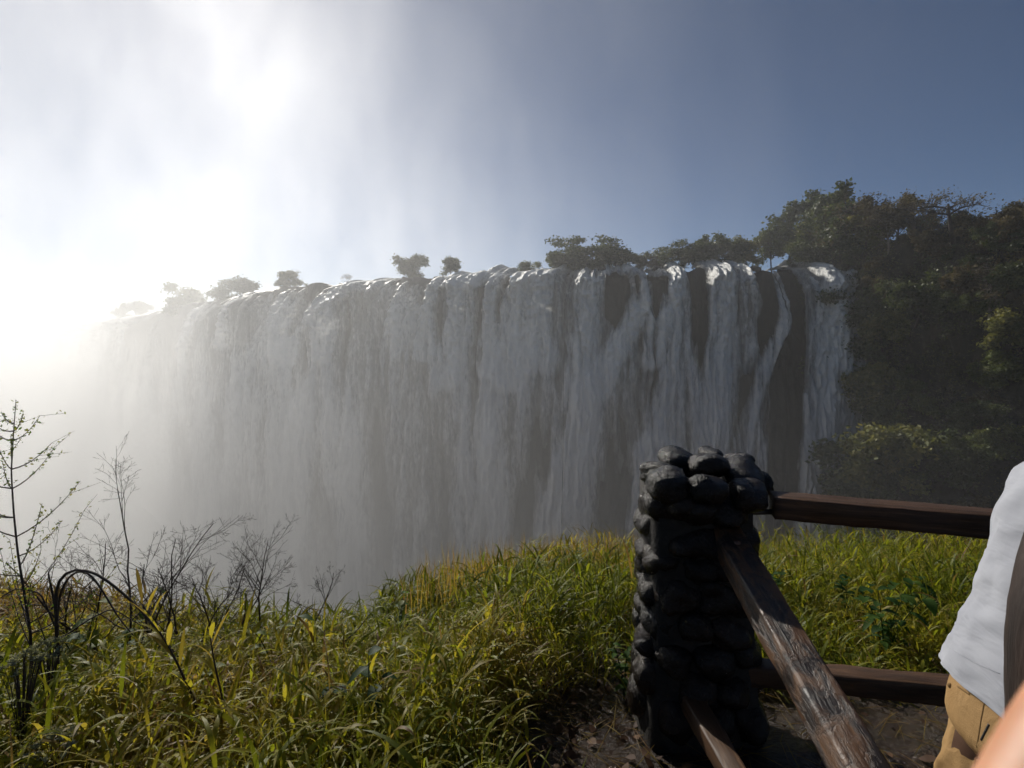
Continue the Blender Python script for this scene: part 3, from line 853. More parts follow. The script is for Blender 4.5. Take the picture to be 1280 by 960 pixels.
tag(lm.build('leaf_litter', M['litter']), kind='stuff')

# ================================================================== foreground shrubs and weeds
def grow(mb, p, d, L, r, depth, rnd, ends, spread=.55, nseg=6, kids=(5, 8), gravity=.0, tint=0., upb=.12):
    """wiggly shoot with side shoots"""
    pts = [np.array(p, float)]; d = np.array(d, float); d /= np.linalg.norm(d)
    for i in range(nseg):
        d = d + rnd.normal(size=3) * .09 + np.array([0, 0, upb * .3 - gravity])
        d /= np.linalg.norm(d); pts.append(pts[-1] + d * L / nseg)
    rad = np.linspace(r, max(r * .3, .0007), nseg + 1)
    mb.tube(pts, rad, 5 if r > .004 else 4)
    ends.append((pts[-1], d))
    if depth == 0: return
    nk = rnd.integers(*kids)
    for k in range(nk):
        f = rnd.uniform(.25, .97); i = min(int(f * nseg), nseg - 1)
        q = pts[i] + (pts[i + 1] - pts[i]) * (f * nseg - i)
        ax = rnd.normal(size=3); ax[1] *= .7
        dd = d * .75 + ax / np.linalg.norm(ax) * (spread + .35) + np.array([0, 0, upb])
        grow(mb, q, dd, L * rnd.uniform(.3, .52) * (1.15 - .5 * f), rad[i] * .55, depth - 1, rnd, ends, spread, max(3, nseg - 2), (max(2, kids[0] - 2), max(3, kids[1] - 2)), gravity, tint, upb)

drg = 'bare twiggy shrubs on the brow of the slope'
for k, (px, base, top, Y, lean, nst, label) in enumerate([
    (275, 800, 700, 2.95, .12, 2, 'bare shrub with thin crossing stems beside the low spreading one'),
    (150, 800, 632, 2.7, .05, 3, 'tallest bare twiggy shrub rising behind the arching stem'),
    (196, 800, 680, 2.8, .02, 2, 'bare forked shrub between the tallest shrub and a low bushy one'),
    (232, 815, 690, 2.9, .32, 3, 'low spreading bare shrub with fine tangled twigs'),
    (328, 800, 676, 3.0, .08, 1, 'bare shrub with one upright stem, nearest to the dip in the grass'),
    (372, 812, 722, 3.1, .55, 1, 'single bare shoot leaning over beside the upright bare shrub'),
    (108, 790, 690, 2.8, -.05, 2, 'thin bare shrub half hidden by the arching stem')]):
    r = np.random.default_rng(300 + k)
    b0 = P(px, base, Y); gz = float(ground_z(b0[0], b0[1])); b0[2] = min(b0[2], gz + .02); 
    tz = P(px, top, Y)[2]; H_ = (tz - b0[2])
    root = thing('shrub', label, 'shrub', tuple(b0), drg)
    m = MB(); ends = []
    for s_ in range(nst):
        ln = lean + (s_ - (nst - 1) / 2) * .3
        grow(m, (0.02 * s_, .02 * s_, -.03), (ln, r.normal() * .15, 1), H_ * (1.12 if s_ == nst // 2 else .95), .007, 3, r, ends, .5, 9, (7, 10))
    m.build('stems', M['twig'], root)

# leafy sapling at the edge of the view
r = np.random.default_rng(42)
b0 = P(40, 850, 2.3); b0[2] = float(ground_z(b0[0], b0[1]))
root = thing('sapling', 'tall thin sapling with tiny yellow leaves on rising side shoots', 'sapling', tuple(b0))
m = MB(); lb = MB()
main = np.array([P(x, y, 2.3) - b0 for x, y in ((40, 850), (38, 790), (30, 740), (22, 690), (17, 640), (14, 590), (17, 540), (20, 500))])
main[0, 2] -= .03
tt = np.linspace(0, 1, 30); idx = np.linspace(0, 1, len(main))
main = np.stack([np.interp(tt, idx, main[:, i]) for i in range(3)], 1)
m.tube(main, np.linspace(.0062, .0013, 30), 6)
def leaflets(lb, pts, n, size, rr, tl=.75):
    f = rr.random(n) * (len(pts) - 1); i = f.astype(int); i = np.minimum(i, len(pts) - 2)
    C = pts[i] + (pts[i + 1] - pts[i]) * (f - i)[:, None] + rr.normal(size=(n, 3)) * size * .8
    leaf_quads(lb, C, size, np.clip(tl + rr.normal(size=n) * .2, 0, 1), .1, .5, rr)
for k in range(26):
    f = r.uniform(.12, .98); q = main[int(f * 29)]
    sgn = 1 if r.random() < .68 else -1
    L = (.34 * (1 - f) + .05) * r.uniform(.7, 1.35)
    d = np.array([sgn * r.uniform(.7, 1), r.normal() * .5, r.uniform(.35, .8)]); d /= np.linalg.norm(d)
    br = bezier(q, q + d * L * .5 + np.array([0, 0, -.02]), q + d * L + np.array([0, 0, .10 * L / .3]), 7)
    m.tube(br, np.linspace(.0032, .0009, 7), 4)
    leaflets(lb, br[2:], int(14 + L * 75), .0075, r)
    for _ in range(3):
        q2 = br[r.integers(2, 7)]; d2 = d + r.normal(size=3) * .5; e2 = q2 + d2 * .06
        m.tube(np.stack([q2, (q2 + e2) / 2, e2]), [.001, .0008, .0006], 3); leaflets(lb, np.stack([q2, e2]), 5, .006, r)
leaflets(lb, main[24:], 40, .006, r)
m.build('stem', M['twig'], root); lb.build('leaves', M['weed'], root)

# arching dark stem
b0 = P(72, 850, 2.25); b0[2] = float(ground_z(b0[0], b0[1]))
root = thing('arching_shrub', 'dark woody stem bent over in an arch beside the tall sapling', 'shrub', tuple(b0))
def pxpath(pts, Y, k=26):
    A = np.array([P(x, y, Y) - b0 for x, y in pts]); c = np.concatenate([[0], np.cumsum(np.linalg.norm(np.diff(A, axis=0), axis=1))])
    t_ = np.linspace(0, c[-1], k); B = np.stack([np.interp(t_, c, A[:, i]) for i in range(3)], 1)
    for _ in range(2): B[1:-1] = (B[:-2] + 2 * B[1:-1] + B[2:]) / 4
    return B
m = MB()
m.tube(pxpath([(72, 855), (71, 800), (71, 770), (68, 742), (72, 722), (84, 711), (100, 709), (118, 714), (150, 738), (176, 762), (205, 800), (240, 842)], 2.25), np.linspace(.0085, .003, 26), 7)
m.tube(pxpath([(71, 775), (74, 745), (84, 722), (98, 712), (112, 716), (126, 735), (150, 775), (172, 800)], 2.28), np.linspace(.006, .002, 26), 6)
m.tube(pxpath([(70, 760), (64, 735), (60, 715), (72, 702)], 2.25), np.linspace(.006, .0015, 26), 6)
m.tube(pxpath([(72, 790), (50, 740), (20, 735), (-20, 760)], 2.3), np.linspace(.004, .002, 26), 5)
m.tube(pxpath([(74, 800), (110, 775), (140, 760), (190, 790)], 2.3), np.linspace(.004, .0015, 26), 5)
r = np.random.default_rng(77); ends = []
for q, d, L in (((.32, .05, .30), (.3, .2, 1), .3), ((.4, .0, .22), (.1, .3, 1), .3), ((-.02, .0, .3), (-.5, .2, .6), .3), ((.2, .0, .38), (.5, .1, .5), .2)):
    grow(m, q, d, L, .003, 2, r, ends, .5, 6, (4, 7))
m.build('stems', M['twig'], root)

# broad-leaved weeds, silvery flower heads, canes
def leaf_blade(mb, base, d, L, W, droop, tint, r):
    d = np.array(d, float); d /= np.linalg.norm(d)
    side = np.cross(d, [0, 0, 1.0]); side /= np.linalg.norm(side) + 1e-9
    k = 6; t_ = np.linspace(0, 1, k)
    C = base + d * (t_ * L)[:, None] + np.array([0, 0, -1.0]) * (droop * L * t_ ** 2)[:, None]
    wdt = W / 2 * np.sin(np.pi * np.clip(t_ * .93 + .05, 0, 1)) ** .8
    wdt[-1] = W * .01
    up = np.cross(side, d) * .25
    V = np.stack([C - side * wdt[:, None] + up * wdt[:, None], C, C + side * wdt[:, None] + up * wdt[:, None]], 1)
    Q = []
    for i in range(k - 1):
        for j in (0, 1): Q.append([i * 3 + j, i * 3 + j + 1, i * 3 + j + 4, i * 3 + j + 3])
    mb.add(V, Q, tint=tint)
def weed(px, py, Y, h, nl, lw, label, name='weed', tl=.3, seed=0, group='broad leaved weeds in the grass', lean=0., lo=.15):
    r = np.random.default_rng(500 + seed)
    b0 = P(px, py, Y); b0[2] = float(ground_z(b0[0], b0[1]))
    root = thing(name, label, 'weed', tuple(b0), group)
    m = MB(); lb = MB()
    for s_ in range(max(1, nl // 9)):
        tip = np.array([lean * h + r.normal() * .22 * h, r.normal() * .22 * h, h * r.uniform(.75, 1.05)])
        st = bezier(np.array([0, 0, -.02]), np.array([tip[0] * .2, tip[1] * .2, h * .6]), tip, 10)
        m.tube(st, np.linspace(.004, .0015, 10), 5)
        for i in range(9):
            f = lo + (1 - lo) * (i + r.random()) / 9; q = st[min(9, int(f * 9.5))]
            az = i * 2.4 + r.normal() * .4
            leaf_blade(lb, q, (math.cos(az), math.sin(az), r.uniform(.1, .7)), lw * r.uniform(1.1, 2.0), lw * r.uniform(.6, 1.1), r.uniform(.2, .8), float(np.clip(tl + r.normal() * .2, 0, 1)), r)
    m.build('stem', M['weed'], root); lb.build('leaves', M['weed'], root)
W_ = [(462, 930, 1.9, .42, 27, .045, 'dark green broad leaved weed in a clump in the grass', .1), (1105, 760, 3.0, .48, 45, .06, 'leafy green creeper hanging behind the upper rail', .3),
      (1150, 770, 3.3, .5, 36, .06, 'bright leafy weed next to the creeper behind the upper rail', .45), (1060, 745, 3.5, .45, 27, .06, 'dark leafy weed behind the rail, close to the pillar', .25),
      (960, 770, 3.4, .5, 27, .05, 'green leafy weed just beyond the pillar', .35), (735, 730, 4.6, .45, 27, .05, 'leafy weed with pale leaves on the brow of the slope', .45),
      (780, 870, 2.5, .3, 18, .035, 'low green weed beside the foot of the pillar', .4), (100, 860, 2.5, .42, 18, .06, 'round leaved weed under the arching stem', .5),
      (250, 880, 2.2, .34, 18, .05, 'weed with yellowing leaves among the canes', .7), (500, 800, 2.9, .4, 18, .04, 'pale leafy weed near the dip of the brow', .5),
      (160, 815, 2.7, .4, 18, .05, 'broad leaved weed under the tallest bare shrub', .35), (560, 900, 2.2, .3, 18, .035, 'small green weed in the middle of the grass', .35),
      (1200, 790, 3.0, .35, 18, .045, 'low leafy weed beside the person in the white shirt', .4), (45, 905, 1.9, .3, 18, .05, 'shady weed under a silvery flower head', .3),
      (640, 800, 3.2, .34, 18, .035, 'leafy weed on the open grassy slope', .3), (350, 850, 2.4, .4, 18, .04, 'light green weed under the upright bare shrub', .45)]
for i, a in enumerate(W_):
    weed(a[0], a[1], a[2], a[3], a[4], a[5], a[6], tl=a[7], seed=i)
weed(431, 800, 2.95, .18, 9, .02, 'small dark plant with a tuft of leaves alone in the dip', 'seedling', .05, 33, None, 0, .75)
def silver(px, py, Y, hd, label, seed):
    r = np.random.default_rng(800 + seed)
    c = P(px, py, Y); gz = float(ground_z(c[0], c[1])); b0 = np.array([c[0], c[1], gz]); top = c[2] - gz
    root = thing('flowering_weed', label, 'weed', tuple(b0), 'silvery flower heads')
    m = MB(); f = MB()
    for k in range(26):
        az = r.uniform(0, 6.28); rr = hd * math.sqrt(r.random())
        e = np.array([math.cos(az) * rr, math.sin(az) * rr, top + hd * .5 * (1 - (rr / hd) ** 2) + r.normal() * .008])
        m.tube(bezier(np.array([0, 0, -.02]), np.array([0, 0, top * .7]), e, 6), np.linspace(.003, .001, 6), 4)
        for j in range(9):
            d = r.normal(size=3); d[2] = abs(d[2]) + .5; d /= np.linalg.norm(d); L = r.uniform(.012, .022)
            f.tube(np.stack([e, e + d * L * .5, e + d * L]), [.0015, .0026, .0008], 4, tint=r.random())
    m.build('stems', M['twig'], root); f.build('flower_head', M['silver'], root)
silver(28, 832, 1.75, .06, 'silvery flower head close to the foot of the tall sapling', 1)
silver(62, 815, 2.0, .055, 'silvery flower head under the arching stem', 2)
silver(70, 938, 1.6, .075, 'lowest silvery flower head, deep in the shady grass', 3)
def cane(pts, Y, label, seed, n=12):
    global b0
    r = np.random.default_rng(900 + seed)
    b0 = P(*pts[0], Y); b0[2] = float(ground_z(b0[0], b0[1]))
    root = thing('cane', label, 'plant', tuple(b0), 'tall canes in the grass')
    pts = [(x, y) for x, y in pts]
    A = pxpath(pts, Y, 20); A[0] = (0, 0, -.02)
    m = MB(); m.tube(A, np.linspace(.006, .002, 20), 6)
    lb = MB()
    for i in range(n):
        q = A[6 + int(i / n * 13.9)]; az = r.uniform(0, 6.28)
        leaf_blade(lb, q, (math.cos(az) * .6 - .15, math.sin(az) * .5, 1.0), r.uniform(.12, .22), r.uniform(.012, .02), r.uniform(.0, .5), r.uniform(.6, .9), r)
    m.build('stem', M['twig'], root); lb.build('leaves', M['grass'], root)
cane([(262, 930), (245, 880), (215, 815), (178, 755)], 1.95, 'leaning dark cane with upright yellow leaves', 1, 16)
cane([(285, 960), (280, 880), (268, 830), (262, 790)], 1.9, 'upright cane with bright yellow green leaves beside the leaning cane', 2, 14)
cane([(390, 845), (420, 810), (445, 790), (462, 768)], 2.5, 'bare leaning cane crossing the dip of the brow', 3, 1)

# ================================================================== pillar of stones
t = NT('wet_stone')
oi = t.n('ShaderNodeObjectInfo')
v = t.mapped()
base = t.mixc(oi.outputs['Random'], (.0048, .0036, .0028), (.014, .0085, .0055))
n1 = t.noise(v, 9, 6, .6)
c = t.mixc(t.ramp(n1, [(.45, (0, 0, 0)), (.75, (1, 1, 1))]), base, (.024, .017, .013))
rg = t.ramp(t.noise(v, 14, 5), [(.36, (.07, .07, .07)), (.64, (.38, .38, .38))])
b = t.bsdf(c, rg, .27)
t.bump(t.math('ADD', n1, t.math('MULTIPLY', t.noise(v, 60, 6, .7), .5)), .8, .022, b)
M['stone'] = t.done(b)
M['mortar'] = noise_mat('dark_mortar', [(.3, (.010, .009, .008)), (.7, (.03, .026, .022))], 20, .8, .3, .8, .01)
pil = thing('stone_pillar', 'dark wet pillar of rounded stones carrying the wooden rails', 'pillar', (PILX, PILY, 0))
m = MB()
pr = []
for z, hw in ((-.15, .235), (.0, .235), (.3, .215), (.6, .205), (.9, .205), (1.0, .205)):
    th = np.arange(24) / 24 * 2 * np.pi
    c_, s_ = np.cos(th), np.sin(th); sq = np.maximum(np.abs(c_), np.abs(s_)) ** .75
    pr.append(np.stack([c_ / sq * hw, s_ / sq * hw * .82, 0 * th + z], 1))
V = np.stack(pr)
i = np.arange(5)[:, None] * 24; j = np.arange(24)[None]
m.add(V, np.stack([i + j, i + (j + 1) % 24, i + 24 + (j + 1) % 24, i + 24 + j], -1).reshape(-1, 4), (np.arange(24) + 120)[None])
m.build('core', M['mortar'], pil)
sid = 0
def stone(c, r3, boxy=.25, rough=.2):
    global sid
    sid += 1
    m = MB(); stone_mesh(m, c, r3, 200 + sid, 3, rough, boxy)
    return m.build('stone', M['stone'], pil)
zrow = .03
for row in range(8):
    hw = .25 - .006 * row
    hgt = [.15, .13, .125, .12, .13, .12, .12, .12][row]
    z = zrow + hgt / 2; zrow += hgt * .93
    nper = 8
    ph = row * .5 + .2
    for k in range(nper):
        th = (k + ph % 1) / nper * 2 * math.pi + rng.normal() * .06
        c_, s_ = math.cos(th), math.sin(th); sq = max(abs(c_), abs(s_)) ** .8
        stone((c_ / sq * (hw - .076), s_ / sq * (hw - .076) * .85, z + rng.normal() * .012), (.095 * rng.uniform(.8, 1.15), .105 * rng.uniform(.85, 1.1), hgt * rng.uniform(.52, .66)), .28, .27)
# capping stones
ys = PILY
for (px, py, Y, rx, ry, rz) in [(832, 607, 2.06, .088, .09, .068), (880, 612, 2.02, .080, .09, .062), (934, 618, 2.05, .080, .085, .066), (852, 634, 2.04, .07, .07, .05), (905, 640, 2.05, .07, .07, .05),
        (822, 590, 2.2, .08, .1, .045), (846, 575, 2.3, .082, .10, .055), (884, 582, 2.2, .085, .11, .062), (926, 592, 2.2, .085, .11, .058), (925, 578, 2.32, .06, .09, .04), (888, 570, 2.34, .055, .08, .04), (945, 605, 2.25, .06, .09, .06)]:
    q = P(px, py, Y)
    stone((q[0] - PILX, q[1] - PILY, q[2]), (rx, ry, rz), .25, .2)

# ================================================================== wooden rails
t = NT('worn_wood')
v = t.mapped((1, 1, 1), 'UV')
tc = t.n('ShaderNodeTexCoord')
mp = t.n('ShaderNodeMapping'); mp.inputs['Scale'].default_value = (3.2, 30, 30); t.l(tc.outputs['UV'], mp.inputs['Vector'])
mp2 = t.n('ShaderNodeMapping'); mp2.inputs['Scale'].default_value = (7, 11, 11); t.l(tc.outputs['UV'], mp2.inputs['Vector'])
gr = t.noise(mp.outputs[0], 2.2, 8, .65, .4)
c1 = t.ramp(gr, [(.3, (.042, .019, .008)), (.55, (.105, .050, .021)), (.75, (.18, .088, .037))])
pt = t.ramp(t.noise(mp2.outputs[0], 1.6, 7, .68, .6), [(.44, (0, 0, 0)), (.56, (1, 1, 1))])
c = t.mixc(pt, (.018, .012, .010), c1)
mp3 = t.n('ShaderNodeMapping'); mp3.inputs['Scale'].default_value = (2.2, 46, 46); t.l(tc.outputs['UV'], mp3.inputs['Vector'])
crk = t.ramp(t.noise(mp3.outputs[0], 1.3, 3, .5, .2), [(.30, (0, 0, 0)), (.36, (1, 1, 1))])
c = t.mixc(crk, (.010, .006, .004), c)
rg = t.ramp(gr, [(.3, (.26, .26, .26)), (.7, (.56, .56, .56))])
b = t.bsdf(c, rg, .5)
t.bump(t.math('ADD', t.math('ADD', gr, t.math('MULTIPLY', pt, -.35)), crk), .9, .007, b)
M['wood'] = t.done(b)
t = NT('dark_wood')
tc = t.n('ShaderNodeTexCoord'); mp = t.n('ShaderNodeMapping'); mp.inputs['Scale'].default_value = (1.5, 22, 22); t.l(tc.outputs['UV'], mp.inputs['Vector'])
gr = t.noise(mp.outputs[0], 2.2, 8, .65, .4)
b = t.bsdf(t.ramp(gr, [(.3, (.022, .011, .006)), (.55, (.070, .036, .018)), (.75, (.15, .082, .042))]), .55, .3)
t.bump(gr, .6, .006, b)
M['darkwood'] = t.done(b)
def beam(name, p0, p1, wdt, hgt, mat, parent, seed, w1=None, h1=None, rnd=.010, n=60):
    """squared timber; p0, p1 run along the middle of the top face"""
    p0, p1 = np.array(p0, float), np.array(p1, float)
    d = p1 - p0; L = np.linalg.norm(d); d /= L
    side = np.cross(d, [0, 0, 1.0]); side /= np.linalg.norm(side); up = np.cross(side, d)
    cs = []
    for (sx, sy, a0) in ((1, 1, 0), (-1, 1, 90), (-1, -1, 180), (1, -1, 270)):
        for k in range(4):
            a = R(a0 + k * 30); cs.append((sx, sy, math.cos(a), math.sin(a)))
    cs = np.array(cs); nc = len(cs)
    t_ = np.linspace(0, 1, n)
    ww = (wdt + ((w1 or wdt) - wdt) * t_)[:, None]; hh = (hgt + ((h1 or hgt) - hgt) * t_)[:, None]
    X = cs[None, :, 0] * (ww / 2 - rnd) + cs[None, :, 2] * rnd
    Z = cs[None, :, 1] * (hh / 2 - rnd) + cs[None, :, 3] * rnd - hh / 2
    ii = np.arange(nc)[None] / nc * 2 * np.pi
    dn = (fbm(t_[:, None] * L * 6, np.cos(ii) * 1.4, np.sin(ii) * 1.4, seed, 4) - .5) * .010 + (fbm(t_[:, None] * L * 30, np.cos(ii) * 3, np.sin(ii) * 3, seed + 5, 3) - .5) * .004
    X = X + np.sign(X) * dn; Z = Z + np.sign(Z + hh / 2) * dn
    V = p0 + d * (t_ * L)[:, None, None] + side * X[..., None] + up * Z[..., None]
    i = np.arange(n - 1)[:, None] * nc; j = np.arange(nc)[None]
    Q = np.stack([i + j, i + (j + 1) % nc, i + nc + (j + 1) % nc, i + nc + j], -1).reshape(-1, 4)
    mb = MB(); mb.add(V, Q, np.arange(nc)[None, ::-1], (np.arange(nc) + (n - 1) * nc)[None])
    o = mb.build(name, mat, parent)
    me = o.data; uv = me.uv_layers.new(name='UVMap')
    li = np.empty(len(me.loops), np.int32); me.loops.foreach_get('vertex_index', li)
    U = np.stack([(t_[:, None] * L + 0 * X + seed), X + seed * .3 + 0 * t_[:, None]], -1).reshape(-1, 2)
    U[:, 1] += Z.ravel()
    uv.data.foreach_set('uv', U[li].ravel().astype(np.float32))
    return o, d, side, up
# sloping rail that comes towards the viewer
ra = P(915, 668, 1.98); rb = P(1089, 962, 1.14)
rd = (rb - ra)
o, d, side, up = beam('wooden_rail', ra - rd * .08, ra + rd * 2.6, .115, .10, M['wood'], None, 1, .070, .085)
tag(o, 'worn brown wooden rail with peeling dark patches running from the pillar towards the viewer', 'rail')
bp = ra + rd * .06
m = MB()
th = np.arange(12) / 12 * 2 * np.pi
rings = [(0, .012), (.004, .0115), (.007, .008), (.008, .003)]
V = np.stack([np.stack([np.cos(th) * rr_, np.sin(th) * rr_, 0 * th + z_], 1) for z_, rr_ in rings])
V = V[..., 0:1] * side + V[..., 1:2] * d + V[..., 2:3] * up + bp
i = np.arange(3)[:, None] * 12; j = np.arange(12)[None]
m.add(V, np.stack([i + j, i + (j + 1) % 12, i + 12 + (j + 1) % 12, i + 12 + j], -1).reshape(-1, 4), (np.arange(12) + 36)[None])
m.build('bolt', M['rivet'], o)
# lower rail towards the viewer
la = P(868, 872, 1.98); lb_ = P(921, 962, 1.66)
o, *_ = beam('wooden_rail', la - (lb_ - la) * .15, la + (lb_ - la) * 5, .078, .07, M['darkwood'], None, 2)
tag(o, 'low wooden rail coming forward from the foot of the pillar, half in shade', 'rail')
# upper rail behind
ua = P(965, 618, 2.06); ub = P(1252, 641, 1.84)
o, d, side, up = beam('wooden_rail', ua, ua + (ub - ua) * 2.6, .12, .082, M['darkwood'], None, 3)
tag(o, 'upper dark wooden rail crossing from the pillar behind the person', 'rail')
m = MB(); q0 = P(962, 640, 2.06)
m.tube([q0 + np.array([-.14, .0, .0]), q0 + np.array([-.02, 0, 0]), q0 + np.array([.08, .0, 0])], .011, 8, cap=True)
m.build('bracket', M['metal'], o)
# lower rail behind
va = P(905, 825, 2.10); vb = P(1182, 850, 1.9)
o, *_ = beam('wooden_rail', va - (vb - va) * .05, va + (vb - va) * 2.4, .085, .075, M['darkwood'], None, 4)
tag(o, 'lower dark wooden rail just over the mud behind the sloping rail', 'rail')

# dark post at the edge of the view, holding the sloping rail
A = np.array([P(x, y, .86) for x, y in ((1327, 1640), (1327, 1300), (1328, 960), (1329, 850), (1331, 770), (1339, 720), (1354, 670), (1373, 620), (1390, 580))])
tt = np.linspace(0, 1, 60); idx = np.concatenate([[0], np.cumsum(np.linalg.norm(np.diff(A, axis=0), axis=1))]); idx /= idx[-1]
A = np.stack([np.interp(tt, idx, A[:, i]) for i in range(3)], 1)
m = MB(); m.tube(A, .069 + (fbm(tt * 9, 0, 0, 5, 3) - .5) * .012, 20, cap=True)
M['postwood'] = noise_mat('dark_post_wood', [(.3, (.012, .007, .005)), (.7, (.034, .019, .013))], 6, .6, .4, .6, .01, (3, 3, .5))
tag(m.build('wooden_post', M['postwood']), 'dark crooked wooden post beside the person, cut off by the edge of the view', 'post')
# ================================================================== person
M['skin'] = noise_mat('dark_skin', [(.3, (.070, .036, .022)), (.7, (.10, .054, .034))], 30, .5, .4, .1, .001)
M['skin_pale'] = noise_mat('pale_skin', [(.3, (.42, .20, .11)), (.7, (.50, .26, .15))], 60, .5, .4, .08, .0005, Subsurface_Weight=.3, Subsurface_Scale=.01)
t = NT('shirt_cotton')
v = t.mapped()
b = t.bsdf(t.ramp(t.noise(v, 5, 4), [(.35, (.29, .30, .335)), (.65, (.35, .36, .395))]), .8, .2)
wv_ = t.noise(t.mapped((1, 1, 1)), 420, 2)
t.bump(t.math('ADD', t.math('MULTIPLY', wv_, .025), t.noise(t.mapped((1.3, 1, 3.2)), 5.5, 3, .5, .35)), .42, .022, b)
M['shirt'] = t.done(b)
t = NT('khaki_cotton')
v = t.mapped()
b = t.bsdf(t.ramp(t.noise(v, 7, 5), [(.35, (.26, .155, .062)), (.65, (.36, .225, .098))]), .8, .2)
t.bump(t.math('ADD', t.math('MULTIPLY', t.noise(v, 500, 2), .1), t.noise(v, 12, 4, .55, .5)), .5, .018, b)
M['khaki'] = t.done(b)
M['stitch'] = noise_mat('khaki_thread', [(.3, (.15, .085, .03)), (.7, (.2, .12, .05))], 200, .8, .2, .1, .001)
M['label'] = noise_mat('dark_label_and_shade', [(.3, (.02, .018, .016)), (.7, (.05, .045, .04))], 300, .6, .3, .1, .001)
M['hair'] = noise_mat('black_hair', [(.3, (.008, .007, .006)), (.7, (.02, .016, .014))], 120, .6, .3, .8, .004)
M['shoe'] = noise_mat('brown_shoe', [(.3, (.05, .03, .02)), (.7, (.08, .05, .03))], 40, .5, .4, .2, .002)
M['eye'] = noise_mat('eye', [(.3, (.6, .58, .55)), (.7, (.7, .68, .65))], 40, .2, .5, .0, .001)

def skin_obj(name, J, E, mat, parent, sub=2, root=0):
    me = bpy.data.meshes.new(name)
    me.from_pydata([j[:3] for j in J], E, [])
    o = link(name + '_tmp', me)
    md = o.modifiers.new('s', 'SKIN'); md.use_smooth_shade = True; md.branch_smoothing = .6
    sv = me.skin_vertices[0].data
    for i_, j in enumerate(J):
        rr = j[3] if len(j) == 4 else (j[3], j[4])
        sv[i_].radius = (rr, rr) if np.isscalar(rr) else rr
        sv[i_].use_root = (i_ == root)
    s2 = o.modifiers.new('u', 'SUBSURF'); s2.levels = sub; s2.render_levels = sub
    dg = bpy.context.evaluated_depsgraph_get()
    m2 = bpy.data.meshes.new_from_object(o.evaluated_get(dg))
    m2.name = name
    bpy.data.objects.remove(o)
    m2.materials.clear(); m2.materials.append(mat)
    m2.shade_smooth()
    return link(name, m2, parent)

PB = np.array([1.125, 1.08, -.085])          # where the person stands
person = thing('person', 'person in a white shirt and khaki trousers leaning forward by the rails', 'person', tuple(PB))
J = [(0, 0, .90, .11), (.045, 0, 1.06, .105), (.12, 0, 1.25, .115), (.185, 0, 1.37, .085), (.235, 0, 1.455, .052), (.26, 0, 1.51, .05), (.305, 0, 1.59, .088), (.325, 0, 1.675, .08), (.33, 0, 1.735, .045),
     (.02, -.10, .86, .085), (.02, -.115, .48, .055), (-.03, -.12, .10, .038), (.09, -.13, .035, .035),
     (.0, .10, .86, .085), (-.05, .15, .50, .055), (-.22, .17, .12, .038), (-.12, .18, .035, .035),
     (.18, -.165, 1.36, .055), (-.115, -.235, 1.13, .043), (-.02, -.22, .93, .033), (.0, -.21, .885, .026), (.015, -.205, .845, .024),
     (.18, .17, 1.355, .055), (.32, .26, 1.14, .040), (.52, .22, 1.04, .032), (.58, .21, 1.035, .026), (.63, .20, 1.03, .024)]
E = [(0, 1), (1, 2), (2, 3), (3, 4), (4, 5), (5, 6), (6, 7), (7, 8), (0, 9), (9, 10), (10, 11), (11, 12), (0, 13), (13, 14), (14, 15), (15, 16),
     (3, 17), (17, 18), (18, 19), (19, 20), (20, 21), (3, 22), (22, 23), (23, 24), (24, 25), (25, 26)]
for base_i, pd, sd_ in ((21, np.array([.35, .05, -.9]), np.array([.9, 0, .35])), (26, np.array([.9, -.05, -.3]), np.array([.1, .9, .1]))):
    pd = pd / np.linalg.norm(pd); sd_ = sd_ / np.linalg.norm(sd_)
    b_ = np.array(J[base_i][:3])
    for k in range(4):
        o0 = b_ + sd_ * (k - 1.5) * .02 + pd * .03
        ln = [.03, .036, .033, .025][k]
        i0 = len(J)
        for s_ in range(3):
            q = o0 + pd * ln * s_ + np.array([0, .006 * s_ * s_, -.004 * s_ * s_])
            J.append((*q, .0085 - .0008 * s_))
        E += [(base_i, i0), (i0, i0 + 1), (i0 + 1, i0 + 2)]
    i0 = len(J)
    q = b_ + sd_ * .035 - pd * .005
    J += [(*q, .010), (*(q + sd_ * .015 + pd * .028), .0085)]
    E += [(base_i, i0), (i0, i0 + 1)]
body = skin_obj('body', J, E, M['skin'], person)
# head details
hd = np.array([.305, 0, 1.605])
m = MB(); stone_mesh(m, hd + np.array([-.015, 0, .045]), (.098, .086, .098), 3, 3, .03)
m.build('hair', M['hair'], person)
for s_ in (-1, 1):
    m = MB(); stone_mesh(m, hd + np.array([.075, s_ * .032, .0]), (.013, .013, .013), 5, 2, .0); m.build('eye', M['eye'], person)
    m = MB(); stone_mesh(m, hd + np.array([-.005, s_ * .086, -.01]), (.022, .010, .032), 6, 2, .08); m.build('ear', M['skin'], person)
m = MB(); stone_mesh(m, hd + np.array([.095, 0, -.025]), (.020, .016, .024), 7, 2, .05); m.build('nose', M['skin'], person)
m = MB(); stone_mesh(m, hd + np.array([.08, 0, -.065]), (.012, .024, .008), 8, 2, .05); m.build('mouth', M['rivet'], person)

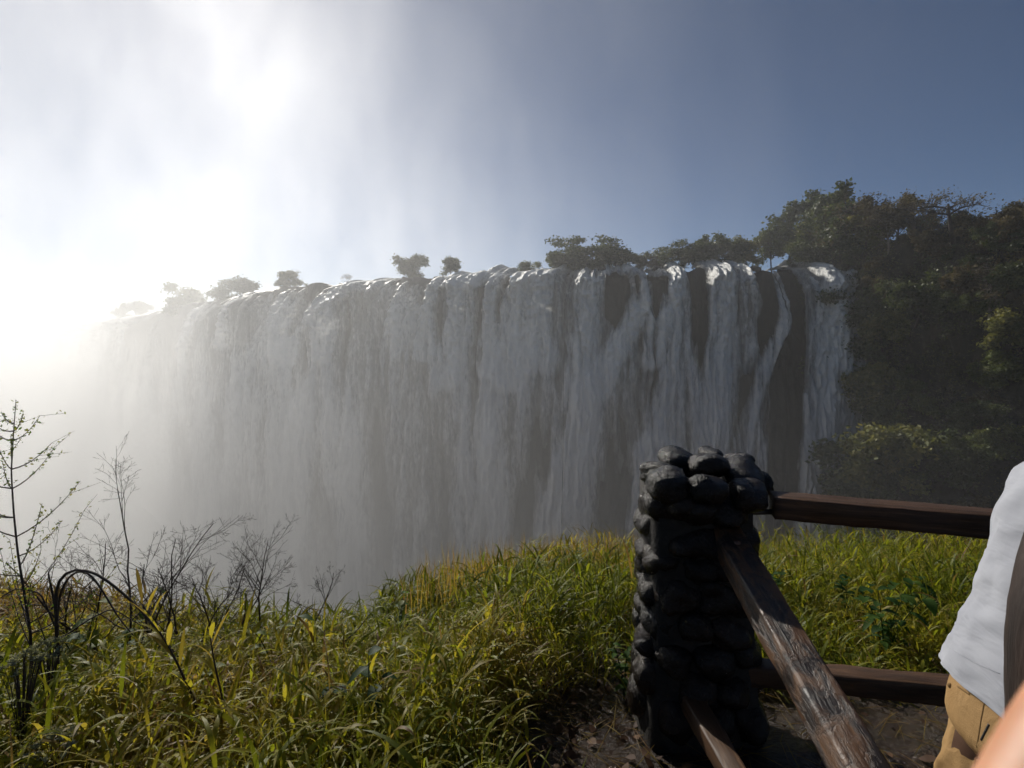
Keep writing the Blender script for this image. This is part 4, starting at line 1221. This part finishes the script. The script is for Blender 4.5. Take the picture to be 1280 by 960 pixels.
def loft(mb, rings, nsec=64, wr=.006, seed=1, hem=None):
    """rings: (cx,cy,cz, rx, ry, tiltx) stacked; smooth interpolation"""
    A = np.array(rings, float); k = len(A)
    t_ = np.linspace(0, k - 1, 70); 
    def cr(i):
        i0 = np.clip(np.floor(t_).astype(int), 0, k - 2); f = t_ - i0
        p0 = A[np.maximum(i0 - 1, 0), i]; p1 = A[i0, i]; p2 = A[i0 + 1, i]; p3 = A[np.minimum(i0 + 2, k - 1), i]
        return .5 * (2 * p1 + (p2 - p0) * f + (2 * p0 - 5 * p1 + 4 * p2 - p3) * f ** 2 + (3 * p1 - p0 - 3 * p2 + p3) * f ** 3)
    B = np.stack([cr(i) for i in range(6)], 1)
    th = np.arange(nsec) / nsec * 2 * np.pi
    c_, s_ = np.cos(th), np.sin(th)
    e = .86
    sx = np.sign(c_) * np.abs(c_) ** e; sy = np.sign(s_) * np.abs(s_) ** e
    X = B[:, 0:1] + B[:, 3:4] * sx; Y = B[:, 1:2] + B[:, 4:5] * sy; Z = B[:, 2:3] + B[:, 5:6] * sx
    w_ = (fbm(Z * 9 + c_ * 1.2, s_ * 2.2 + 0 * Z, c_ * 2.2 + 0 * Z, seed, 3) - .5) * wr * 2 + (fbm(Z * 26 + X * 22, s_ * 5 + 0 * Z, c_ * 5 + 0 * Z, seed + 4, 2) - .5) * wr * .8
    X = X + c_ * w_; Y = Y + s_ * w_
    i = np.arange(69)[:, None] * nsec; j = np.arange(nsec)[None]
    mb.add(np.stack([X, Y, Z], -1), np.stack([i + j, i + (j + 1) % nsec, i + nsec + (j + 1) % nsec, i + nsec + j], -1).reshape(-1, 4))
# trousers
m = MB()
loft(m, [(.010, 0, .985, .112, .140, -.015), (.006, 0, .94, .120, .155, -.01), (0, 0, .88, .132, .172, 0), (.0, 0, .82, .135, .172, 0), (.005, 0, .77, .10, .14, 0)], wr=.004, seed=11)
loft(m, [(.005, -.085, .87, .120, .088, 0), (.015, -.095, .78, .112, .09, 0), (.022, -.11, .66, .095, .082, 0), (.025, -.115, .48, .075, .07, 0), (-.005, -.12, .28, .07, .066, 0), (-.025, -.12, .09, .066, .062, 0)], wr=.011, seed=13)
loft(m, [(.04, .09, .87, .09, .085, 0), (.025, .105, .78, .096, .088, -.02), (-.005, .12, .66, .088, .08, -.03), (-.05, .15, .48, .074, .07, -.03), (-.13, .16, .28, .068, .066, -.03), (-.21, .17, .11, .064, .062, -.02)], wr=.011, seed=17)
trousers = m.build('trousers', M['khaki'], person)
# shirt
m = MB()
loft(m, [(.02, 0, .918, .156, .21, -.008), (.025, 0, .965, .148, .195, -.012), (.045, 0, 1.06, .132, .17, -.02), (.08, 0, 1.16, .128, .165, -.03), (.13, 0, 1.28, .130, .175, -.04), (.18, 0, 1.37, .115, .18, -.04), (.215, 0, 1.425, .085, .12, -.03), (.235, 0, 1.455, .066, .066, -.02)], wr=.019, seed=21)
def sleeve(mb, a, b, r0, r1):
    a, b = np.array(a), np.array(b); t_ = np.linspace(0, 1, 16)
    pts = a + (b - a) * t_[:, None]; mb.tube(pts, r0 + (r1 - r0) * t_ + np.sin(t_ * 17) * .002, 24)
sleeve(m, (.19, -.15, 1.37), (.05, -.21, 1.26), .072, .060)
sleeve(m, (.19, .15, 1.37), (.27, .205, 1.25), .072, .062)
shirt = m.build('shirt', M['shirt'], person)
m = MB(); th = np.linspace(0, 2 * np.pi, 33)
m.tube(np.stack([.237 + .064 * np.cos(th), .064 * np.sin(th), 1.46 - .03 * np.cos(th)], 1), .011, 8); m.build('collar', M['shirt'], person)
for (x_, y_, rz_) in ((.05, -.13, 0), (-.16, .18, 0)):
    m = MB(); stone_mesh(m, (x_, y_, .04), (.13, .048, .055), 9, 3, .04, .3); m.build('shoe', M['shoe'], person)
# pocket, seam and label set on the trousers where the photograph shows them
bv = BVHTree.FromObject(trousers, bpy.context.evaluated_depsgraph_get())
off = Vector(PB)
def hit(px, py):
    d = Vector(P(px, py, 1.0)) - Vector((0, 0, CAMZ))
    h, nn_, _, _ = bv.ray_cast(Vector((0, 0, CAMZ)) - off, d.normalized())
    return (np.array(h), np.array(nn_)) if h else (None, None)
def strip(name, pts, rad, mat, k=14):
    out = []
    c = np.array(pts, float)
    for f in np.linspace(0, 1, k):
        q = np.array([np.interp(f, np.linspace(0, 1, len(c)), c[:, i]) for i in (0, 1)])
        h, nn_ = hit(*q)
        if h is not None: out.append(h + nn_ * rad * .5)
    if len(out) > 2:
        m = MB(); m.tube(out, rad, 6, cap=True); m.build(name, mat, person)
strip('side_seam', [(1232, 868), (1226, 900), (1220, 940), (1216, 975)], .0022, M['stitch'])
strip('pocket_opening', [(1197, 858), (1212, 868)], .003, M['stitch'])
strip('pocket_label', [(1199, 852), (1209, 858)], .0042, M['label'])
strip('belt_loop', [(1217, 846), (1216, 860)], .005, M['khaki'])
strip('front_pocket_shade', [(1236, 905), (1226, 925)], .003, M['label'])  # dark strip painted in for the shade inside the pocket opening
bv_t = bv
bv = BVHTree.FromObject(shirt, bpy.context.evaluated_depsgraph_get())
strip('hem_stitch', [(1186, 808), (1200, 818), (1220, 829), (1250, 842)], .0006, M['shirt'], 20)
bv = bv_t
h, nn_ = hit(1188, 857)
if h is not None:
    m = MB(); stone_mesh(m, h, (.006, .006, .006), 4, 2, .02); m.build('button', M['stitch'], person)

# ================================================================== photographer's finger at the lens
fk = P(1520, 785, .066); ft = P(1230, 1157, .058)
hand = thing('hand', 'pale blurred finger of the photographer in the lower corner', 'hand', tuple(fk))
def rel(q): return tuple(np.array(q) - fk)
mid1 = fk + (ft - fk) * .45 + np.array([-.001, .0, .002]); mid2 = fk + (ft - fk) * .8
wr_ = fk + np.array([.075, -.035, -.06])
J = [(*rel(wr_), .026), (*rel((wr_ + fk) / 2 + np.array([.01, -.005, 0])), .024), (*rel(fk), .0098), (*rel(mid1), .0088), (*rel(mid2), .0082), (*rel(ft), .0072), (*rel(wr_ + np.array([.09, -.12, -.16])), .036)]
E = [(0, 1), (1, 2), (2, 3), (3, 4), (4, 5), (0, 6)]
for k in range(3):
    o0 = fk + np.array([.006, -.021 * (k + 1), -.002 * k])
    i0 = len(J); dd = (ft - fk) / np.linalg.norm(ft - fk)
    L = [.026, .024, .019][k]
    J += [(*rel(o0), .0093), (*rel(o0 + dd * L + np.array([.0, 0, .004])), .0085), (*rel(o0 + dd * L * 1.6 + np.array([.014, 0, -.006])), .008), (*rel(o0 + dd * L * 1.2 + np.array([.030, 0, -.016])), .007)]
    E += [(1, i0), (i0, i0 + 1), (i0 + 1, i0 + 2), (i0 + 2, i0 + 3)]
i0 = len(J); q = (wr_ + fk) / 2 + np.array([.0, .012, .018])
J += [(*rel(q), .012), (*rel(q + np.array([-.01, .02, .022])), .0105), (*rel(q + np.array([-.03, .026, .034])), .009)]
E += [(1, i0), (i0, i0 + 1), (i0 + 1, i0 + 2)]
skin_obj('fingers_and_palm', J, E, M['skin_pale'], hand)

# ================================================================== air
m = MB(); m.box((0, 620, -11), (1900, 2300, 168))
t = NT('haze_air')
pv = t.n('ShaderNodeVolumePrincipled'); pv.inputs['Color'].default_value = (.95, .97, 1, 1)
pv.inputs['Density'].default_value = .00010; pv.inputs['Anisotropy'].default_value = .55
t.l(pv.outputs[0], t.out.inputs['Volume'])
hz = m.build('haze', t.m, smooth=False); tag(hz, kind='stuff')
# rising spray of the falls
X0, X1, Y0, Y1, Z0, Z1 = -620, 130, 9, 640, -87, 230
m = MB(); m.box(((X0 + X1) / 2, (Y0 + Y1) / 2, (Z0 + Z1) / 2), (X1 - X0, Y1 - Y0, Z1 - Z0))
t = NT('spray')
tc = t.n('ShaderNodeTexCoord'); sp = t.n('ShaderNodeSeparateXYZ'); t.l(tc.outputs['Object'], sp.inputs[0])
X, Y, Z = sp.outputs
def mr(v, a, b, c, d, smooth=True):
    nd = t.n('ShaderNodeMapRange'); nd.interpolation_type = 'SMOOTHSTEP' if smooth else 'LINEAR'
    t.l(v, nd.inputs['Value'])
    for k, x in zip(('From Min', 'From Max', 'To Min', 'To Max'), (a, b, c, d)): nd.inputs[k].default_value = x
    return nd.outputs['Result']
mp = t.n('ShaderNodeMapping'); mp.inputs['Scale'].default_value = (1, 1, .45); mp.inputs['Rotation'].default_value = (0, R(-24), 0)
t.l(tc.outputs['Object'], mp.inputs['Vector'])
ns = t.noise(mp.outputs[0], .026, 5, .62, .6)
nb = t.noise(tc.outputs['Object'], .009, 2, .5)
Xw = t.math('ADD', X, t.math('MULTIPLY', t.math('SUBTRACT', nb, .5), 60))
latb = mr(Xw, -112, 104, 1.0, .0); lata = mr(Xw, -300, 310, 1.0, .0)
lat = t.math('ADD', t.math('ADD', latb, t.math('MULTIPLY', t.math('SUBTRACT', lata, latb), mr(Z, -5, 35, 0, 1))), mr(X, -260, -40, -.3, 0))
lat = t.math('MAXIMUM', t.math('ADD', lat, t.math('ADD', t.math('MULTIPLY', mr(Z, -75, -28, .5, 0), mr(X, 20, 68, 1, 0)), t.math('MULTIPLY', mr(X, -250, -80, .85, 0), mr(Z, 22, 60, 1, 0)))), 0)
Hs = mr(Xw, -280, 300, 170, 20)                       # how high it rises
ab = t.math('MAXIMUM', t.math('SUBTRACT', Z, 6), 0)
ver = t.math('ADD', t.math('MULTIPLY', t.math('POWER', 2.718, t.math('MULTIPLY', t.math('DIVIDE', ab, Hs), -1)), 0.56), t.math('MULTIPLY', t.math('POWER', 2.718, t.math('MULTIPLY', ab, -.07)), 0.0))
low = mr(Z, -78, 26, 4.6, 1.0)
wisp = mr(ns, .34, .68, .12, 2.0)
wisp = t.math('ADD', 1.0, t.math('MULTIPLY', t.math('SUBTRACT', wisp, 1.0), mr(Y, 45, 150, .12, 1)))
den = t.math('MULTIPLY', t.math('MULTIPLY', lat, ver), t.math('MULTIPLY', low, wisp))
fade = t.math('MULTIPLY', t.math('MULTIPLY', mr(Y, 10, 30, 0, 1), mr(Y, 160, 460, 1, .75)), mr(Z, 150, 228, 1, 0))
near = t.math('MAXIMUM', mr(Y, 25, 110, .55, 1), mr(Z, -10, 14, 1, 0))
den = t.math('MULTIPLY', t.math('MULTIPLY', t.math('MULTIPLY', den, fade), near), .0036)
ad = t.n('ShaderNodeAddShader')
for k_, (gg, wt_) in enumerate(((.78, .16), (.45, .84))):             # coarse drops throw light forward, the finer spray spreads it
    pv = t.n('ShaderNodeVolumePrincipled'); pv.inputs['Color'].default_value = (.98, .98, .98, 1)
    pv.inputs['Anisotropy'].default_value = gg
    t.l(t.math('MULTIPLY', den, wt_), pv.inputs['Density']); t.l(pv.outputs[0], ad.inputs[k_])
t.l(ad.outputs[0], t.out.inputs['Volume'])
t.m.cycles.volume_step_rate = .4 if hasattr(t.m, 'cycles') and hasattr(t.m.cycles, 'volume_step_rate') else 1
mist = m.build('spray_mist', t.m, smooth=False); tag(mist, kind='stuff')
